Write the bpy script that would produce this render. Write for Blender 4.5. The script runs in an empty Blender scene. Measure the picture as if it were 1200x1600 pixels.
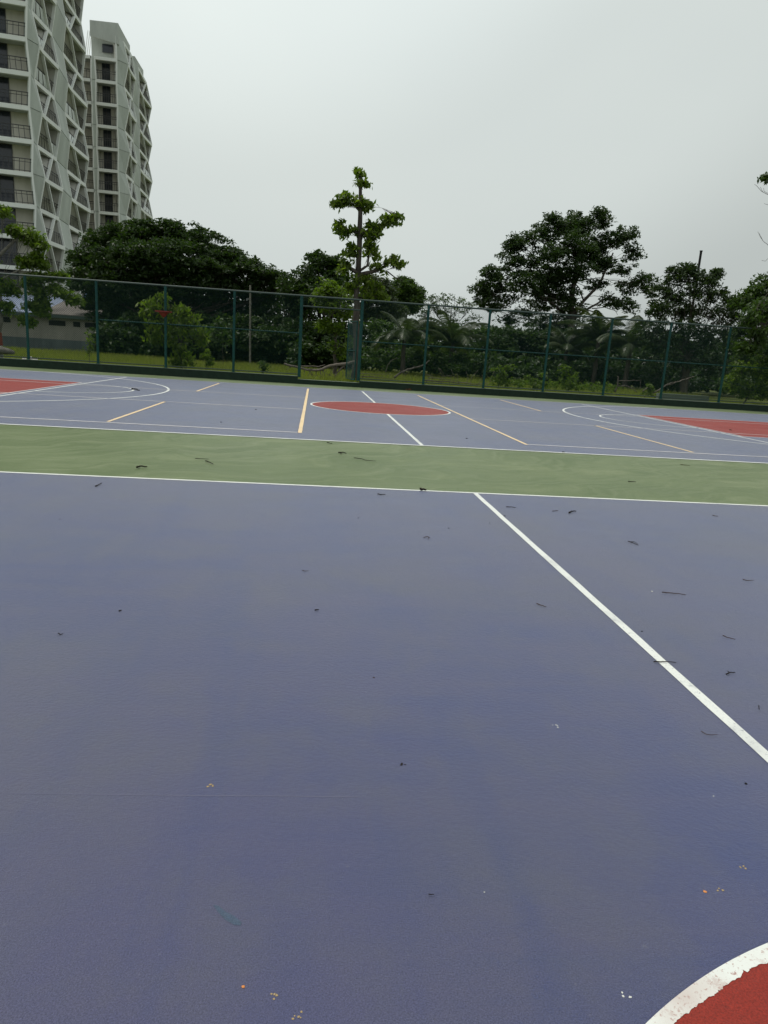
import bpy, math, random
import numpy as np
from mathutils import Vector, Matrix
S = bpy.context.scene
C = S.collection
R = math.radians
random.seed(7)
RNG = np.random.default_rng(11)

# ------------------------------------------------------------------ camera
CF, CP, CR, CY, CH, CX = 1090.47, .2226, .0651, .1099, 1.3639, -1.7202
_cp, _sp, _cy, _sy = math.cos(CP), math.sin(CP), math.cos(CY), math.sin(CY)
FW = Vector((_sy*_cp, _cy*_cp, -_sp))
_r = Vector((_cy, -_sy, 0)); _u = _r.cross(FW)
RT = math.cos(CR)*_r + math.sin(CR)*_u
UP = -math.sin(CR)*_r + math.cos(CR)*_u
camd = bpy.data.cameras.new('camera'); cam = bpy.data.objects.new('camera', camd); C.objects.link(cam)
camd.sensor_fit = 'VERTICAL'; camd.sensor_height = 36.0; camd.lens = 36*CF/1600
camd.clip_start = .05; camd.clip_end = 6000
m = Matrix((RT, UP, -FW)).transposed().to_4x4(); m.translation = Vector((CX, 0, CH)); cam.matrix_world = m
S.camera = cam
# ------------------------------------------------------------------ world: bright overcast haze
SUN_EL, SUN_AZ = 71, -80           # azimuth measured from +Y towards +X
w = bpy.data.worlds.new("World"); S.world = w; w.use_nodes = True
nt = w.node_tree; nt.nodes.clear()
out = nt.nodes.new('ShaderNodeOutputWorld'); bg = nt.nodes.new('ShaderNodeBackground')
sky = nt.nodes.new('ShaderNodeTexSky'); sky.sky_type = 'NISHITA'; sky.sun_disc = False
sky.sun_elevation = R(SUN_EL); sky.sun_rotation = R(SUN_AZ)
sky.air_density = 1.6; sky.dust_density = 6.0; sky.ozone_density = 1.0
hsv = nt.nodes.new('ShaderNodeHueSaturation'); hsv.inputs['Saturation'].default_value = .25
cloud = nt.nodes.new('ShaderNodeTexNoise'); cloud.inputs['Scale'].default_value = 1.6; cloud.inputs['Detail'].default_value = 3
tc = nt.nodes.new('ShaderNodeTexCoord'); mp = nt.nodes.new('ShaderNodeMapping'); mp.inputs['Scale'].default_value = (1, 1, 2.2)
nt.links.new(tc.outputs['Generated'], mp.inputs[0]); nt.links.new(mp.outputs[0], cloud.inputs[0])
cr = nt.nodes.new('ShaderNodeValToRGB')
cr.color_ramp.elements[0].position = .3; cr.color_ramp.elements[0].color = (6.75, 7.40, 7.30, 1)
cr.color_ramp.elements[1].position = .7; cr.color_ramp.elements[1].color = (7.25, 7.85, 7.60, 1)
nt.links.new(cloud.outputs[0], cr.inputs[0])
# brighter low and towards the veiled sun, greyer high up
dt = nt.nodes.new('ShaderNodeVectorMath'); dt.operation = 'DOT_PRODUCT'
dt.inputs[1].default_value = (-.12, .70, .70)
nt.links.new(tc.outputs['Generated'], dt.inputs[0])
mr = nt.nodes.new('ShaderNodeValToRGB'); e_ = mr.color_ramp.elements; mr.color_ramp.interpolation = 'EASE'; e_[0].position = .55; e_[1].position = 1.0
for p_, g_ in ((.62, .75), (.76, .95), (.83, .97), (.93, 1.20)): e_.new(p_).color = (g_, g_, g_, 1)
e_[0].color = (.80, .80, .80, 1); e_[-1].color = (1.25, 1.25, 1.25, 1)
nt.links.new(dt.outputs['Value'], mr.inputs[0])
ml = nt.nodes.new('ShaderNodeMix'); ml.data_type = 'RGBA'; ml.blend_type = 'MULTIPLY'; ml.inputs[0].default_value = 1
nt.links.new(cr.outputs[0], ml.inputs[6]); nt.links.new(mr.outputs[0], ml.inputs[7])
mx = nt.nodes.new('ShaderNodeMix'); mx.data_type = 'RGBA'; mx.inputs[0].default_value = .88
nt.links.new(sky.outputs[0], hsv.inputs['Color']); nt.links.new(hsv.outputs[0], mx.inputs[6]); nt.links.new(ml.outputs[2], mx.inputs[7])
nt.links.new(mx.outputs[2], bg.inputs[0]); bg.inputs[1].default_value = .10
nt.links.new(bg.outputs[0], out.inputs[0])
sl = bpy.data.lights.new('sun', 'SUN'); sl.energy = 1.9; sl.angle = R(14); sl.color = (1, .96, .89)
so = bpy.data.objects.new('sun', sl); C.objects.link(so)
sd = Vector((math.sin(R(SUN_AZ))*math.cos(R(SUN_EL)), math.cos(R(SUN_AZ))*math.cos(R(SUN_EL)), math.sin(R(SUN_EL))))
so.rotation_euler = sd.to_track_quat('Z', 'Y').to_euler()
S.view_settings.view_transform = 'Standard'; S.view_settings.look = 'None'
S.view_settings.exposure = 0.0; S.view_settings.gamma = 1
S.render.engine = 'CYCLES'

# ------------------------------------------------------------------ helpers
def at(u, v, Y):
    """point of the world seen at photo position (u, v) at depth Y (used once, while surveying positions)"""
    d = FW*CF + RT*(u-600) - UP*(v-800)
    return Vector((CX, 0, CH)) + d*(Y/d.y)
def gp(u, v, z=0.0):
    d = FW*CF + RT*(u-600) - UP*(v-800)
    return Vector((CX, 0, CH)) + d*((z-CH)/d.z)
def tag(o, label=None, cat=None, group=None, kind=None):
    if label: o['label'] = label
    if cat: o['category'] = cat
    if group: o['group'] = group
    if kind: o['kind'] = kind
    return o
def empty(name, loc, label=None, cat=None, group=None):
    o = bpy.data.objects.new(name, None); C.objects.link(o); o.location = loc; o.empty_display_size = .3
    return tag(o, label, cat, group)
class MB:
    def __init__(s): s.v = []; s.f = []; s.n = 0; s.sm = False
    def add(s, v, f):
        s.v.extend([tuple(p) for p in v]); n = s.n
        s.f.extend([tuple(i+n for i in q) for q in f]); s.n += len(v)
    def box(s, lo, hi):
        x0, y0, z0 = lo; x1, y1, z1 = hi
        s.add([(x0,y0,z0),(x1,y0,z0),(x1,y1,z0),(x0,y1,z0),(x0,y0,z1),(x1,y0,z1),(x1,y1,z1),(x0,y1,z1)],
              [(0,3,2,1),(4,5,6,7),(0,1,5,4),(1,2,6,5),(2,3,7,6),(3,0,4,7)])
    def obox(s, o, ax, ay, az):
        o = Vector(o); ax = Vector(ax); ay = Vector(ay); az = Vector(az)
        s.add([o, o+ax, o+ax+ay, o+ay, o+az, o+ax+az, o+ax+ay+az, o+ay+az],
              [(0,3,2,1),(4,5,6,7),(0,1,5,4),(1,2,6,5),(2,3,7,6),(3,0,4,7)])
    def prism(s, lower, upper):
        n = len(lower); v = list(lower)+list(upper)
        s.add(v, [tuple(range(n))[::-1], tuple(range(n, 2*n))]+[(i, (i+1) % n, n+(i+1) % n, n+i) for i in range(n)])
    def tube(s, pts, rad, n=6, cap=True):
        pts = [Vector(p) for p in pts]
        if not hasattr(rad, '__len__'): rad = [rad]*len(pts)
        rings = []; prev = None
        for i, p in enumerate(pts):
            d = (pts[min(i+1, len(pts)-1)]-pts[max(i-1, 0)])
            if d.length < 1e-6: d = Vector((0, 0, 1))
            d.normalize()
            a = prev if prev is not None else (Vector((1, 0, 0)) if abs(d.x) < .8 else Vector((0, 1, 0)))
            a = (a - d*a.dot(d)); a.normalize(); b = d.cross(a); prev = a
            rings.append([p+(a*math.cos(2*math.pi*k/n)+b*math.sin(2*math.pi*k/n))*rad[i] for k in range(n)])
        v = [q for r in rings for q in r]; f = []
        for i in range(len(pts)-1):
            for k in range(n):
                f.append((i*n+k, i*n+(k+1) % n, (i+1)*n+(k+1) % n, (i+1)*n+k))
        if cap: f.append(tuple(range(n))[::-1]); f.append(tuple(range((len(pts)-1)*n, len(pts)*n)))
        s.add(v, f)
    def build(s, name, mat, parent=None, smooth=False, origin=None):
        me = bpy.data.meshes.new(name)
        off = Vector((0, 0, 0))
        if parent is not None: off = parent.matrix_world.translation if parent.parent else parent.location
        if origin is not None: off = Vector(origin)
        me.from_pydata([(a-off.x, b-off.y, c-off.z) for a, b, c in s.v], [], s.f); me.update()
        if smooth: me.shade_smooth()
        me.materials.append(mat)
        o = bpy.data.objects.new(name, me); C.objects.link(o)
        if parent is not None:
            o.parent = parent
        elif origin is not None: o.location = off
        return o
def npmesh(name, V, F, mat, parent=None, smooth=False):
    """V (n,3), F (m,k) numpy"""
    me = bpy.data.meshes.new(name); k = F.shape[1]
    if parent is not None: V = V - np.array(parent.location)
    me.vertices.add(len(V)); me.vertices.foreach_set('co', V.astype(np.float32).ravel())
    me.loops.add(F.size); me.loops.foreach_set('vertex_index', F.astype(np.int32).ravel())
    me.polygons.add(len(F)); me.polygons.foreach_set('loop_start', np.arange(0, F.size, k, dtype=np.int32))
    me.update(calc_edges=True); me.validate()
    me.materials.append(mat)
    if smooth: me.shade_smooth()
    o = bpy.data.objects.new(name, me); C.objects.link(o)
    if parent is not None: o.parent = parent
    return o

# ------------------------------------------------------------------ materials
def mat(name, col, rough=.7, spec=.5, metal=0):
    m = bpy.data.materials.new(name); m.use_nodes = True
    b = m.node_tree.nodes['Principled BSDF']
    b.inputs['Base Color'].default_value = (*col, 1); b.inputs['Roughness'].default_value = rough
    b.inputs['Specular IOR Level'].default_value = spec; b.inputs['Metallic'].default_value = metal
    return m
def N(m, t, **k):
    n = m.node_tree.nodes.new(t)
    for a, b in k.items():
        if a in n.inputs: n.inputs[a].default_value = b
        else: setattr(n, a, b)
    return n
def L(m, a, b): m.node_tree.links.new(a, b)
def bsdf(m): return m.node_tree.nodes['Principled BSDF']
def ramp(m, fac, stops):
    r = N(m, 'ShaderNodeValToRGB'); e = r.color_ramp.elements
    while len(e) < len(stops): e.new(.5)
    for i, (p, c) in enumerate(stops):
        e[i].position = p; e[i].color = (*c, 1) if len(c) == 3 else c
    L(m, fac, r.inputs[0]); return r.outputs[0]
def mixc(m, fac, a, b, mode='MIX'):
    x = N(m, 'ShaderNodeMix', data_type='RGBA', blend_type=mode)
    for i, q in ((0, fac), (6, a), (7, b)):
        if isinstance(q, (int, float)): x.inputs[i].default_value = q
        elif isinstance(q, tuple): x.inputs[i].default_value = (*q, 1)
        else: L(m, q, x.inputs[i])
    return x.outputs[2]
def noise(m, scale, detail=4, rough=.55, vec=None, dist=0):
    n = N(m, 'ShaderNodeTexNoise', Scale=scale, Detail=detail, Roughness=rough, Distortion=dist)
    if vec is None: vec = N(m, 'ShaderNodeTexCoord').outputs['Object']
    L(m, vec, n.inputs['Vector']); return n.outputs[0]
def mapped(m, scale=(1, 1, 1), loc=(0, 0, 0), rot=(0, 0, 0)):
    t = N(m, 'ShaderNodeTexCoord'); p = N(m, 'ShaderNodeMapping')
    p.inputs['Scale'].default_value = scale; p.inputs['Location'].default_value = loc; p.inputs['Rotation'].default_value = rot
    L(m, t.outputs['Object'], p.inputs[0]); return p.outputs[0]
def bump(m, h, strength=.3, dist=.01):
    b = N(m, 'ShaderNodeBump', Strength=strength, Distance=dist); L(m, h, b.inputs['Height'])
    L(m, b.outputs[0], bsdf(m).inputs['Normal'])
def fmath(m, op, a, b=None):
    x = N(m, 'ShaderNodeMath', operation=op)
    for i, q in enumerate((a, b)):
        if q is None: continue
        if isinstance(q, (int, float)): x.inputs[i].default_value = q
        else: L(m, q, x.inputs[i])
    return x.outputs[0]

def court_material(name, base, dusty, dusty2, deep, rough=.36, arcs=False, sheen=.66, spec=.20):
    m = mat(name, base, rough, spec)
    bsdf(m).inputs['Sheen Weight'].default_value = sheen; bsdf(m).inputs['Sheen Roughness'].default_value = .42
    bsdf(m).inputs['Sheen Tint'].default_value = (.92, .98, .72, 1) if arcs else (.86, .89, 1, 1)
    big = noise(m, .33, 4, .6); big2 = noise(m, .8, 5, .6, mapped(m, (1, 1, 1), (7, 3, 0)), .4)
    streak = noise(m, 1.0, 6, .62, mapped(m, (.5, 5, 1)), .5)
    streak2 = noise(m, 1.0, 4, .6, mapped(m, (2.5, .35, 1), (3, 1, 0), (0, 0, .1)), .3)
    fine = noise(m, 260, 3, .7); mid = noise(m, 22, 4, .7)
    c = mixc(m, ramp(m, big, [(.40, (0, 0, 0)), (.66, (1, 1, 1))]), base, dusty)
    c = mixc(m, ramp(m, big2, [(.45, (0, 0, 0)), (.75, (.85, .85, .85))]), c, dusty2)
    c = mixc(m, ramp(m, streak, [(.42, (0, 0, 0)), (.72, (.6, .6, .6))]), c, dusty)
    c = mixc(m, ramp(m, streak2, [(.5, (0, 0, 0)), (.78, (.5, .5, .5))]), c, deep)
    c = mixc(m, ramp(m, mid, [(.35, (.12, .12, .12)), (.7, (0, 0, 0))]), c, deep)
    if not arcs:
        vo = N(m, 'ShaderNodeTexVoronoi', Scale=1.1, feature='DISTANCE_TO_EDGE')
        wv_ = N(m, 'ShaderNodeVectorMath', operation='ADD'); nz = N(m, 'ShaderNodeTexNoise', Scale=1.7, Detail=6, Roughness=.7)
        t0 = N(m, 'ShaderNodeTexCoord'); L(m, t0.outputs['Object'], nz.inputs['Vector']); L(m, t0.outputs['Object'], wv_.inputs[0]); L(m, nz.outputs['Color'], wv_.inputs[1])
        L(m, wv_.outputs[0], vo.inputs['Vector'])
        crk = ramp(m, vo.outputs['Distance'], [(0, (.5, .5, .5)), (.006, (0, 0, 0))]); keep = ramp(m, noise(m, .9, 3, .6, mapped(m, (1, 1, 1), (11, 5, 0))), [(.58, (0, 0, 0)), (.66, (1, 1, 1))])
        c = mixc(m, fmath(m, 'MULTIPLY', crk, keep), c, deep)
        sp = noise(m, 34, 2, .5, mapped(m, (1, 1, 1), (5, 2, 0))); c = mixc(m, ramp(m, sp, [(.74, (0, 0, 0)), (.80, (.35, .35, .35))]), c, tuple(q*1.9 for q in dusty2))
        scf = noise(m, 1.0, 7, .75, mapped(m, (14, 1.2, 1), (2, 7, 0), (0, 0, .5)), .8); c = mixc(m, ramp(m, scf, [(.60, (0, 0, 0)), (.72, (.35, .35, .35))]), c, dusty2)
        scg = noise(m, 1.0, 7, .75, mapped(m, (1.1, 16, 1), (2, 3, 0), (0, 0, -.12)), .8); c = mixc(m, ramp(m, scg, [(.58, (0, 0, 0)), (.72, (.4, .4, .4))]), c, dusty)
        bt = noise(m, 2.6, 6, .68, mapped(m, (1, 1, 1), (1, 8, 0))); c = mixc(m, ramp(m, bt, [(.48, (0, 0, 0)), (.70, (.38, .38, .38))]), c, dusty2)
    g = ramp(m, fine, [(.30, (.60, .60, .60)), (.5, (1, 1, 1)), (.72, (1.45, 1.45, 1.45))])
    c = mixc(m, 1.0, c, g, 'MULTIPLY')
    if arcs:
        t = N(m, 'ShaderNodeTexCoord')
        # broad arcs left by the squeegee
        d = N(m, 'ShaderNodeVectorMath', operation='DISTANCE')
        warp = mapped(m, (1, 1, 1)); L(m, warp, d.inputs[0])
        px = N(m, 'ShaderNodeSeparateXYZ'); L(m, t.outputs['Object'], px.inputs[0])
        cell = fmath(m, 'SNAP', px.outputs[0], 3.4); cmb = N(m, 'ShaderNodeCombineXYZ')
        L(m, cell, cmb.inputs[0]); cmb.inputs[1].default_value = 11.4; L(m, cmb.outputs[0], d.inputs[1])
        wob = noise(m, .55, 3, .5)
        ar = fmath(m, 'ADD', d.outputs['Value'], fmath(m, 'MULTIPLY', wob, 2.6))
        v2 = N(m, 'ShaderNodeCombineXYZ'); L(m, fmath(m, 'MULTIPLY', ar, 5.5), v2.inputs[0])
        L(m, cell, v2.inputs[1])
        an = noise(m, 1.3, 3, .65, v2.outputs[0])
        c = mixc(m, ramp(m, an, [(.44, (0, 0, 0)), (.72, (.8, .8, .8))]), c, dusty2)
        an2 = noise(m, 1.0, 6, .62, mapped(m, (.22, 4.5, 1), (4, 9, 0), (0, 0, .03)), 1.0)
        c = mixc(m, ramp(m, an2, [(.5, (0, 0, 0)), (.66, (.6, .6, .6))]), c, dusty)
    L(m, c, bsdf(m).inputs['Base Color'])
    r = ramp(m, big2, [(.3, (rough-.06,)*3), (.7, (rough+.14,)*3)]); L(m, r, bsdf(m).inputs['Roughness'])
    h = fmath(m, 'ADD', fmath(m, 'MULTIPLY', fine, 1.0), fmath(m, 'MULTIPLY', noise(m, 60, 3, .6), .8))
    bump(m, h, .6, .004)
    return m
M = {}
M['blue'] = court_material('court_blue', (.044, .055, .145), (.076, .074, .136), (.086, .088, .112), (.025, .045, .148))
M['blue_far'] = M['blue']
M['green'] = court_material('court_green', (.074, .118, .032), (.098, .140, .048), (.19, .225, .115), (.060, .098, .026), arcs=True, sheen=.24)
M['red'] = court_material('court_red', (.25, .022, .012), (.28, .034, .020), (.23, .028, .016), (.21, .017, .009), .50, sheen=.12, spec=.22)
def line_material(name, col, wear):
    m = mat(name, col, .55, .4)
    n1 = noise(m, 9, 6, .75); n2 = noise(m, 120, 3, .7)
    c = mixc(m, ramp(m, n1, [(.56, (0, 0, 0)), (.60, (.25, .25, .25)), (.9, (1, 1, 1))]), col, wear)
    c = mixc(m, ramp(m, n2, [(.58, (0, 0, 0)), (.68, (.7, .7, .7))]), c, wear)
    n4 = noise(m, 1.3, 4, .7, mapped(m, (1, 1, 1), (3, 6, 0))); c = mixc(m, ramp(m, n4, [(.52, (0, 0, 0)), (.72, (.55, .55, .55))]), c, wear)
    n3 = noise(m, 45, 4, .7); c = mixc(m, ramp(m, n3, [(.63, (0, 0, 0)), (.67, (.8, .8, .8))]), c, wear)
    L(m, c, bsdf(m).inputs['Base Color']); return m
M['white'] = line_material('line_white', (.74, .76, .72), (.32, .33, .36))
M['orange'] = line_material('line_orange', (.82, .62, .36), (.50, .42, .38))
M['pink'] = line_material('line_faded', (.34, .28, .34), (.16, .16, .24))
M['faint'] = line_material('line_thin', (.62, .60, .60), (.26, .27, .34))
M['whiteworn'] = line_material('line_worn', (.74, .76, .72), (.35, .16, .13))
M['kerb'] = mat('kerb_green_paint', (.016, .050, .028), .6, .3)
n_ = noise(M['kerb'], 6, 5, .65); L(M['kerb'], ramp(M['kerb'], n_, [(.35, (.005, .018, .010)), (.7, (.012, .032, .019))]), bsdf(M['kerb']).inputs['Base Color'])
M['kerbtop'] = mat('kerb_top_cement', (.16, .20, .16), .8)
M['post'] = mat('post_teal_paint', (.018, .105, .088), .5, .25)
n_ = noise(M['post'], 11, 4, .6); L(M['post'], ramp(M['post'], n_, [(.35, (.005, .046, .042)), (.75, (.010, .075, .067))]), bsdf(M['post']).inputs['Base Color'])
M['rail'] = mat('rail_dark_green', (.030, .055, .047), .5)
M['wire'] = mat('wire_green_coating', (.012, .050, .045), .6, .25)
M['bark'] = mat('bark', (.075, .062, .05), .9, .2)
n_ = noise(M['bark'], 7, 6, .7, mapped(M['bark'], (1, 1, .3))); L(M['bark'], ramp(M['bark'], n_, [(.3, (.035, .03, .025)), (.7, (.12, .105, .088))]), bsdf(M['bark']).inputs['Base Color']); bump(M['bark'], n_, .6, .03)
M['bark_pale'] = mat('bark_pale', (.19, .18, .15), .9, .2)
n_ = noise(M['bark_pale'], 7, 6, .7); L(M['bark_pale'], ramp(M['bark_pale'], n_, [(.3, (.10, .095, .08)), (.7, (.26, .25, .22))]), bsdf(M['bark_pale']).inputs['Base Color'])
M['deadwood'] = mat('deadwood', (.17, .145, .12), .9, .2)
n_ = noise(M['deadwood'], 5, 6, .7); L(M['deadwood'], ramp(M['deadwood'], n_, [(.3, (.08, .07, .058)), (.7, (.24, .21, .18))]), bsdf(M['deadwood']).inputs['Base Color'])
def leaf_material(name, a, b, c, trans=.35, rough=.45):
    m = bpy.data.materials.new(name); m.use_nodes = True; t = m.node_tree; t.nodes.clear()
    o = N(m, 'ShaderNodeOutputMaterial'); g = N(m, 'ShaderNodeNewGeometry')
    big = noise(m, .45, 2, .5)
    f = fmath(m, 'ADD', fmath(m, 'MULTIPLY', g.outputs['Random Per Island'], .55), fmath(m, 'MULTIPLY', big, .45))
    col = ramp(m, f, [(.1, a), (.5, b), (.95, c)])
    p = N(m, 'ShaderNodeBsdfPrincipled', Roughness=rough); p.inputs['Specular IOR Level'].default_value = .35
    tr = N(m, 'ShaderNodeBsdfTranslucent'); L(m, col, p.inputs['Base Color'])
    L(m, mixc(m, 1.0, col, (1.5, 1.7, .5), 'MULTIPLY'), tr.inputs['Color'])
    s = N(m, 'ShaderNodeMixShader'); s.inputs[0].default_value = trans
    L(m, p.outputs[0], s.inputs[1]); L(m, tr.outputs[0], s.inputs[2]); L(m, s.outputs[0], o.inputs[0]); return m
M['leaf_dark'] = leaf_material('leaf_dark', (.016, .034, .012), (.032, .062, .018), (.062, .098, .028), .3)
M['leaf_mid'] = leaf_material('leaf_mid', (.026, .052, .015), (.048, .088, .022), (.088, .14, .034), .35)
M['leaf_light'] = leaf_material('leaf_light', (.050, .090, .016), (.095, .15, .022), (.16, .22, .035), .45)
M['leaf_fresh'] = leaf_material('leaf_fresh', (.040, .072, .012), (.10, .155, .022), (.21, .27, .045), .5)
M['leaf_gloss'] = leaf_material('leaf_gloss', (.015, .032, .014), (.034, .060, .022), (.070, .10, .045), .25, .3)
M['leaf_grey'] = leaf_material('leaf_greygreen', (.035, .052, .033), (.055, .078, .045), (.085, .11, .06), .3)
M['frond'] = leaf_material('palm_leaf', (.028, .044, .020), (.050, .072, .030), (.10, .12, .06), .3, .4)
M['grass'] = leaf_material('grass_blades', (.11, .145, .026), (.18, .21, .045), (.27, .28, .085), .4, .6)
M['litter'] = leaf_material('dry_litter', (.06, .022, .012), (.12, .05, .025), (.2, .1, .05), .2, .8)
M['soil'] = mat('ground_soil_grass', (.10, .12, .04), .95, .1)
n_ = noise(M['soil'], .6, 6, .65); L(M['soil'], ramp(M['soil'], n_, [(.32, (.045, .05, .022)), (.5, (.09, .11, .028)), (.7, (.13, .15, .04))]), bsdf(M['soil']).inputs['Base Color'])

# ------------------------------------------------------------------ ground and courts
def sheet(name, pts, z, m, kind='structure'):
    b = MB(); b.add([(x, y, z) for x, y in pts], [tuple(range(len(pts)))])
    o = b.build(name, m); o['kind'] = kind; return o
def strip(b, x0, y0, x1, y1, wd, z):
    """painted line along one axis, slightly uneven edges"""
    p = Vector((x0, y0)); q = Vector((x1, y1)); d = q-p; ln = d.length; d /= ln; n = Vector((-d.y, d.x))
    k = max(2, int(ln/.22)); v = []
    for i in range(k+1):
        c = p+d*(ln*i/k); e1 = wd/2+random.uniform(-.0022, .0022); e2 = wd/2+random.uniform(-.0022, .0022)
        v += [(c.x+n.x*e1, c.y+n.y*e1, z), (c.x-n.x*e2, c.y-n.y*e2, z)]
    b.add(v, [(2*i, 2*i+1, 2*i+3, 2*i+2) for i in range(k)])
def arc(b, cx, cy, r, w, a0, a1, z, n=None, jag=0):
    n = n or int(abs(a1-a0)*r/.06)+8; v = []
    for i in range(n+1):
        a = a0+(a1-a0)*i/n; j = random.uniform(-jag, jag) if jag > 0 else 0
        if jag < 0:
            if i == 0: st = [0, 0, 0]
            st[0] = st[0]*.75+random.gauss(0, .0012); st[1] = st[1]*.93+random.gauss(0, .0005)
            if random.random() < .012: st[2] = random.uniform(.004, .009)
            j = st[0]+st[1]+st[2]; st[2] *= .55
        v += [(cx+(r)*math.cos(a), cy+r*math.sin(a), z), (cx+(r-w+j)*math.cos(a), cy+(r-w+j)*math.sin(a), z)]
    b.add(v, [(2*i, 2*i+2, 2*i+3, 2*i+1) for i in range(n)])
def disc(b, cx, cy, r, z, n=128):
    b.add([(cx+r*math.cos(2*math.pi*i/n), cy+r*math.sin(2*math.pi*i/n), z) for i in range(n)], [tuple(range(n))])
sheet('ground', [(-900, -300), (900, -300), (900, 1500), (-900, 1500)], -.03, M['soil'])
YK = 27.98      # front of the kerb behind the courts
sheet('court_surround', [(-26, -14), (27, -14), (27, YK), (-26, YK)], 0.0, M['green'])
XN = 14.4
sheet('near_court_surface', [(-XN, -8.2), (XN, -8.2), (XN, 7.04), (-XN, 7.04)], .004, M['blue'])
YB, YF = 10.73, 25.62
sheet('far_court_surface', [(-14.9, YB), (16.6, YB), (15.9, YF+.22), (-14.9, YF+.22)], .004, M['blue'])
b = MB()
for yy in (7.04, YB+.025): strip(b, -XN if yy < 8 else -14.9, yy, XN if yy < 8 else 16.4, yy, .05 if yy < 8 else .07, .0062)
strip(b, 0, 1.44, 0, 7.015, .05, .0062)
strip(b, 0, YB+.05, 0, 17.97-1.8, .06, .0062); strip(b, 0, 17.97+1.8, 0, 25.2, .06, .0062)
arc(b, 0, 17.97, 1.8, .05, 0, 2*math.pi, .0062)
strip(b, -14.9, YF-.02, -7.2, YF-.02, .06, .0062)
for sgn in (-1, 1):
    arc(b, 8.2*sgn, 18.0+.9*(sgn > 0)*0+ (.9 if sgn < 0 else 1.0)*1.0, 1.8, .05, -math.pi/2+(math.pi if sgn > 0 else 0), math.pi/2+(math.pi if sgn > 0 else 0), .0062)
o = b.build('white_court_lines', M['white']); o['kind'] = 'structure'
b = MB()
for sgn in (-1, 1):
    cx = 12.35*sgn; cy = 19.0
    a0 = -math.pi/2+(math.pi if sgn > 0 else 0)
    arc(b, cx, cy, 6.75, .065, a0+.10, a0+math.pi-.10, .0070, n=160)
    strip(b, 8.18*sgn, 13.4, 8.18*sgn, 25.35, .06, .0062)
o = b.build('three_point_lines', M['white']); o['kind'] = 'structure'
b = MB()
strip(b, -1.92, 11.57, -1.92, 24.9, .068, .0078); strip(b, 1.93, 11.57, 1.93, 24.7, .06, .0078)
for sgn in (-1, 1):
    strip(b, 5.02*sgn, 11.74, 5.02*sgn, 16.22, .06, .0078); strip(b, 4.98*sgn, 20.2, 4.98*sgn, 24.95, .06, .0078)
o = b.build('orange_court_lines', M['orange']); o['kind'] = 'structure'
b = MB()
strip(b, -14.9, 11.62, -1.965, 11.62, .07, .0078); strip(b, 1.965, 11.62, 16, 11.62, .065, .0078)
for yy in (16.2, 20.2):
    strip(b, -13.5, yy, -1.965, yy, .07, .0078); strip(b, 1.965, yy, 13.5, yy, .055, .0078)
strip(b, -7.2, YF-.02, 15.9, YF-.02, .05, .0078)
o = b.build('thin_court_lines', M['faint']); o['kind'] = 'structure'
b = MB(); disc(b, 0, 17.97, 1.752, .0052); disc(b, 0, -.335, 1.745, .0052)
b.add([(-14.9, 15.52, .0052), (-8.40, 15.52, .0052), (-8.40, 21.15, .0052), (-14.9, 21.15, .0052)], [(0, 1, 2, 3)])
b.add([(8.40, 15.55, .0052), (15.7, 15.55, .0052), (15.7, 21.1, .0052), (8.40, 21.1, .0052)], [(0, 1, 2, 3)])
o = b.build('red_court_zones', M['red']); o['kind'] = 'structure'
b = MB(); arc(b, 0, -.335, 1.765, .038, 0, 2*math.pi, .0062, n=2600, jag=-1)
o = b.build('near_circle_line', M['whiteworn']); o['kind'] = 'structure'
b = MB(); a_, c_ = gp(-10, 1242), gp(560, 1247); strip(b, a_.x, a_.y, c_.x, c_.y, .005, .0046)
o = b.build('paint_seam', mat('seam_pale', (.10, .105, .17), .6)); o['kind'] = 'structure'
b = MB(); q_ = [gp(u, v, .0046) for u, v in ((333, 1414), (341, 1415), (352, 1424), (364, 1430), (378, 1441), (376, 1446), (366, 1445), (352, 1437), (340, 1424))]
b.add([tuple(p) for p in q_], [tuple(range(len(q_)))])
o = b.build('paint_stain', court_material('court_stain', (.034, .066, .13), (.05, .08, .13), (.06, .085, .12), (.028, .055, .13))); o['kind'] = 'structure'
b = MB()   # white edge of the red keys
strip(b, -14.9, 21.18, -8.23, 21.18, .05, .0058); strip(b, 8.23, 21.13, 15.7, 21.13, .05, .0058)
strip(b, -14.9, 15.49, -8.23, 15.49, .05, .0058); strip(b, 8.23, 15.52, 15.7, 15.52, .05, .0058)
strip(b, -8.37, 15.5, -8.37, 21.2, .05, .0066); strip(b, 8.37, 15.5, 8.37, 21.15, .05, .0066)
o = b.build('key_edge_lines', M['faint']); o['kind'] = 'structure'

# ------------------------------------------------------------------ kerb wall and fence
YP = 28.12
PX = [-12.46, -9.93, -7.42, -4.86, -2.32, .02, 2.62, 5.08, 7.56, 10.12, 12.62, 15.18]
kr = empty('kerb_wall', (1.5, YP, 0), 'low dark green painted kerb wall running under the chain link fence', 'wall')
b = MB(); b.box((-30, YK, -.1), (-2.36, YK+.28, .29)); b.box((.06, YK, -.1), (30, YK+.28, .25)); b.box((-2.36, YK+.003, -.1), (.06, YK+.277, .17))
b.build('kerb_body', M['kerb'], kr)
b = MB(); b.box((-30, YK-.004, .291), (-2.36, YK+.284, .301)); b.box((.06, YK-.004, .251), (30, YK+.284, .261)); b.box((-2.355, YK-.001, .171), (.055, YK+.281, .181))
b.build('kerb_cap', M['kerbtop'], kr)
fc = empty('chain_link_fence', (1.5, YP, .29), 'tall dark green chain link fence on teal posts behind the courts', 'fence')
ZT, ZB = 3.33, .36
PX2 = [-20.0, -17.5, -15.0]+PX+[17.7, 20.2]
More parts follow.
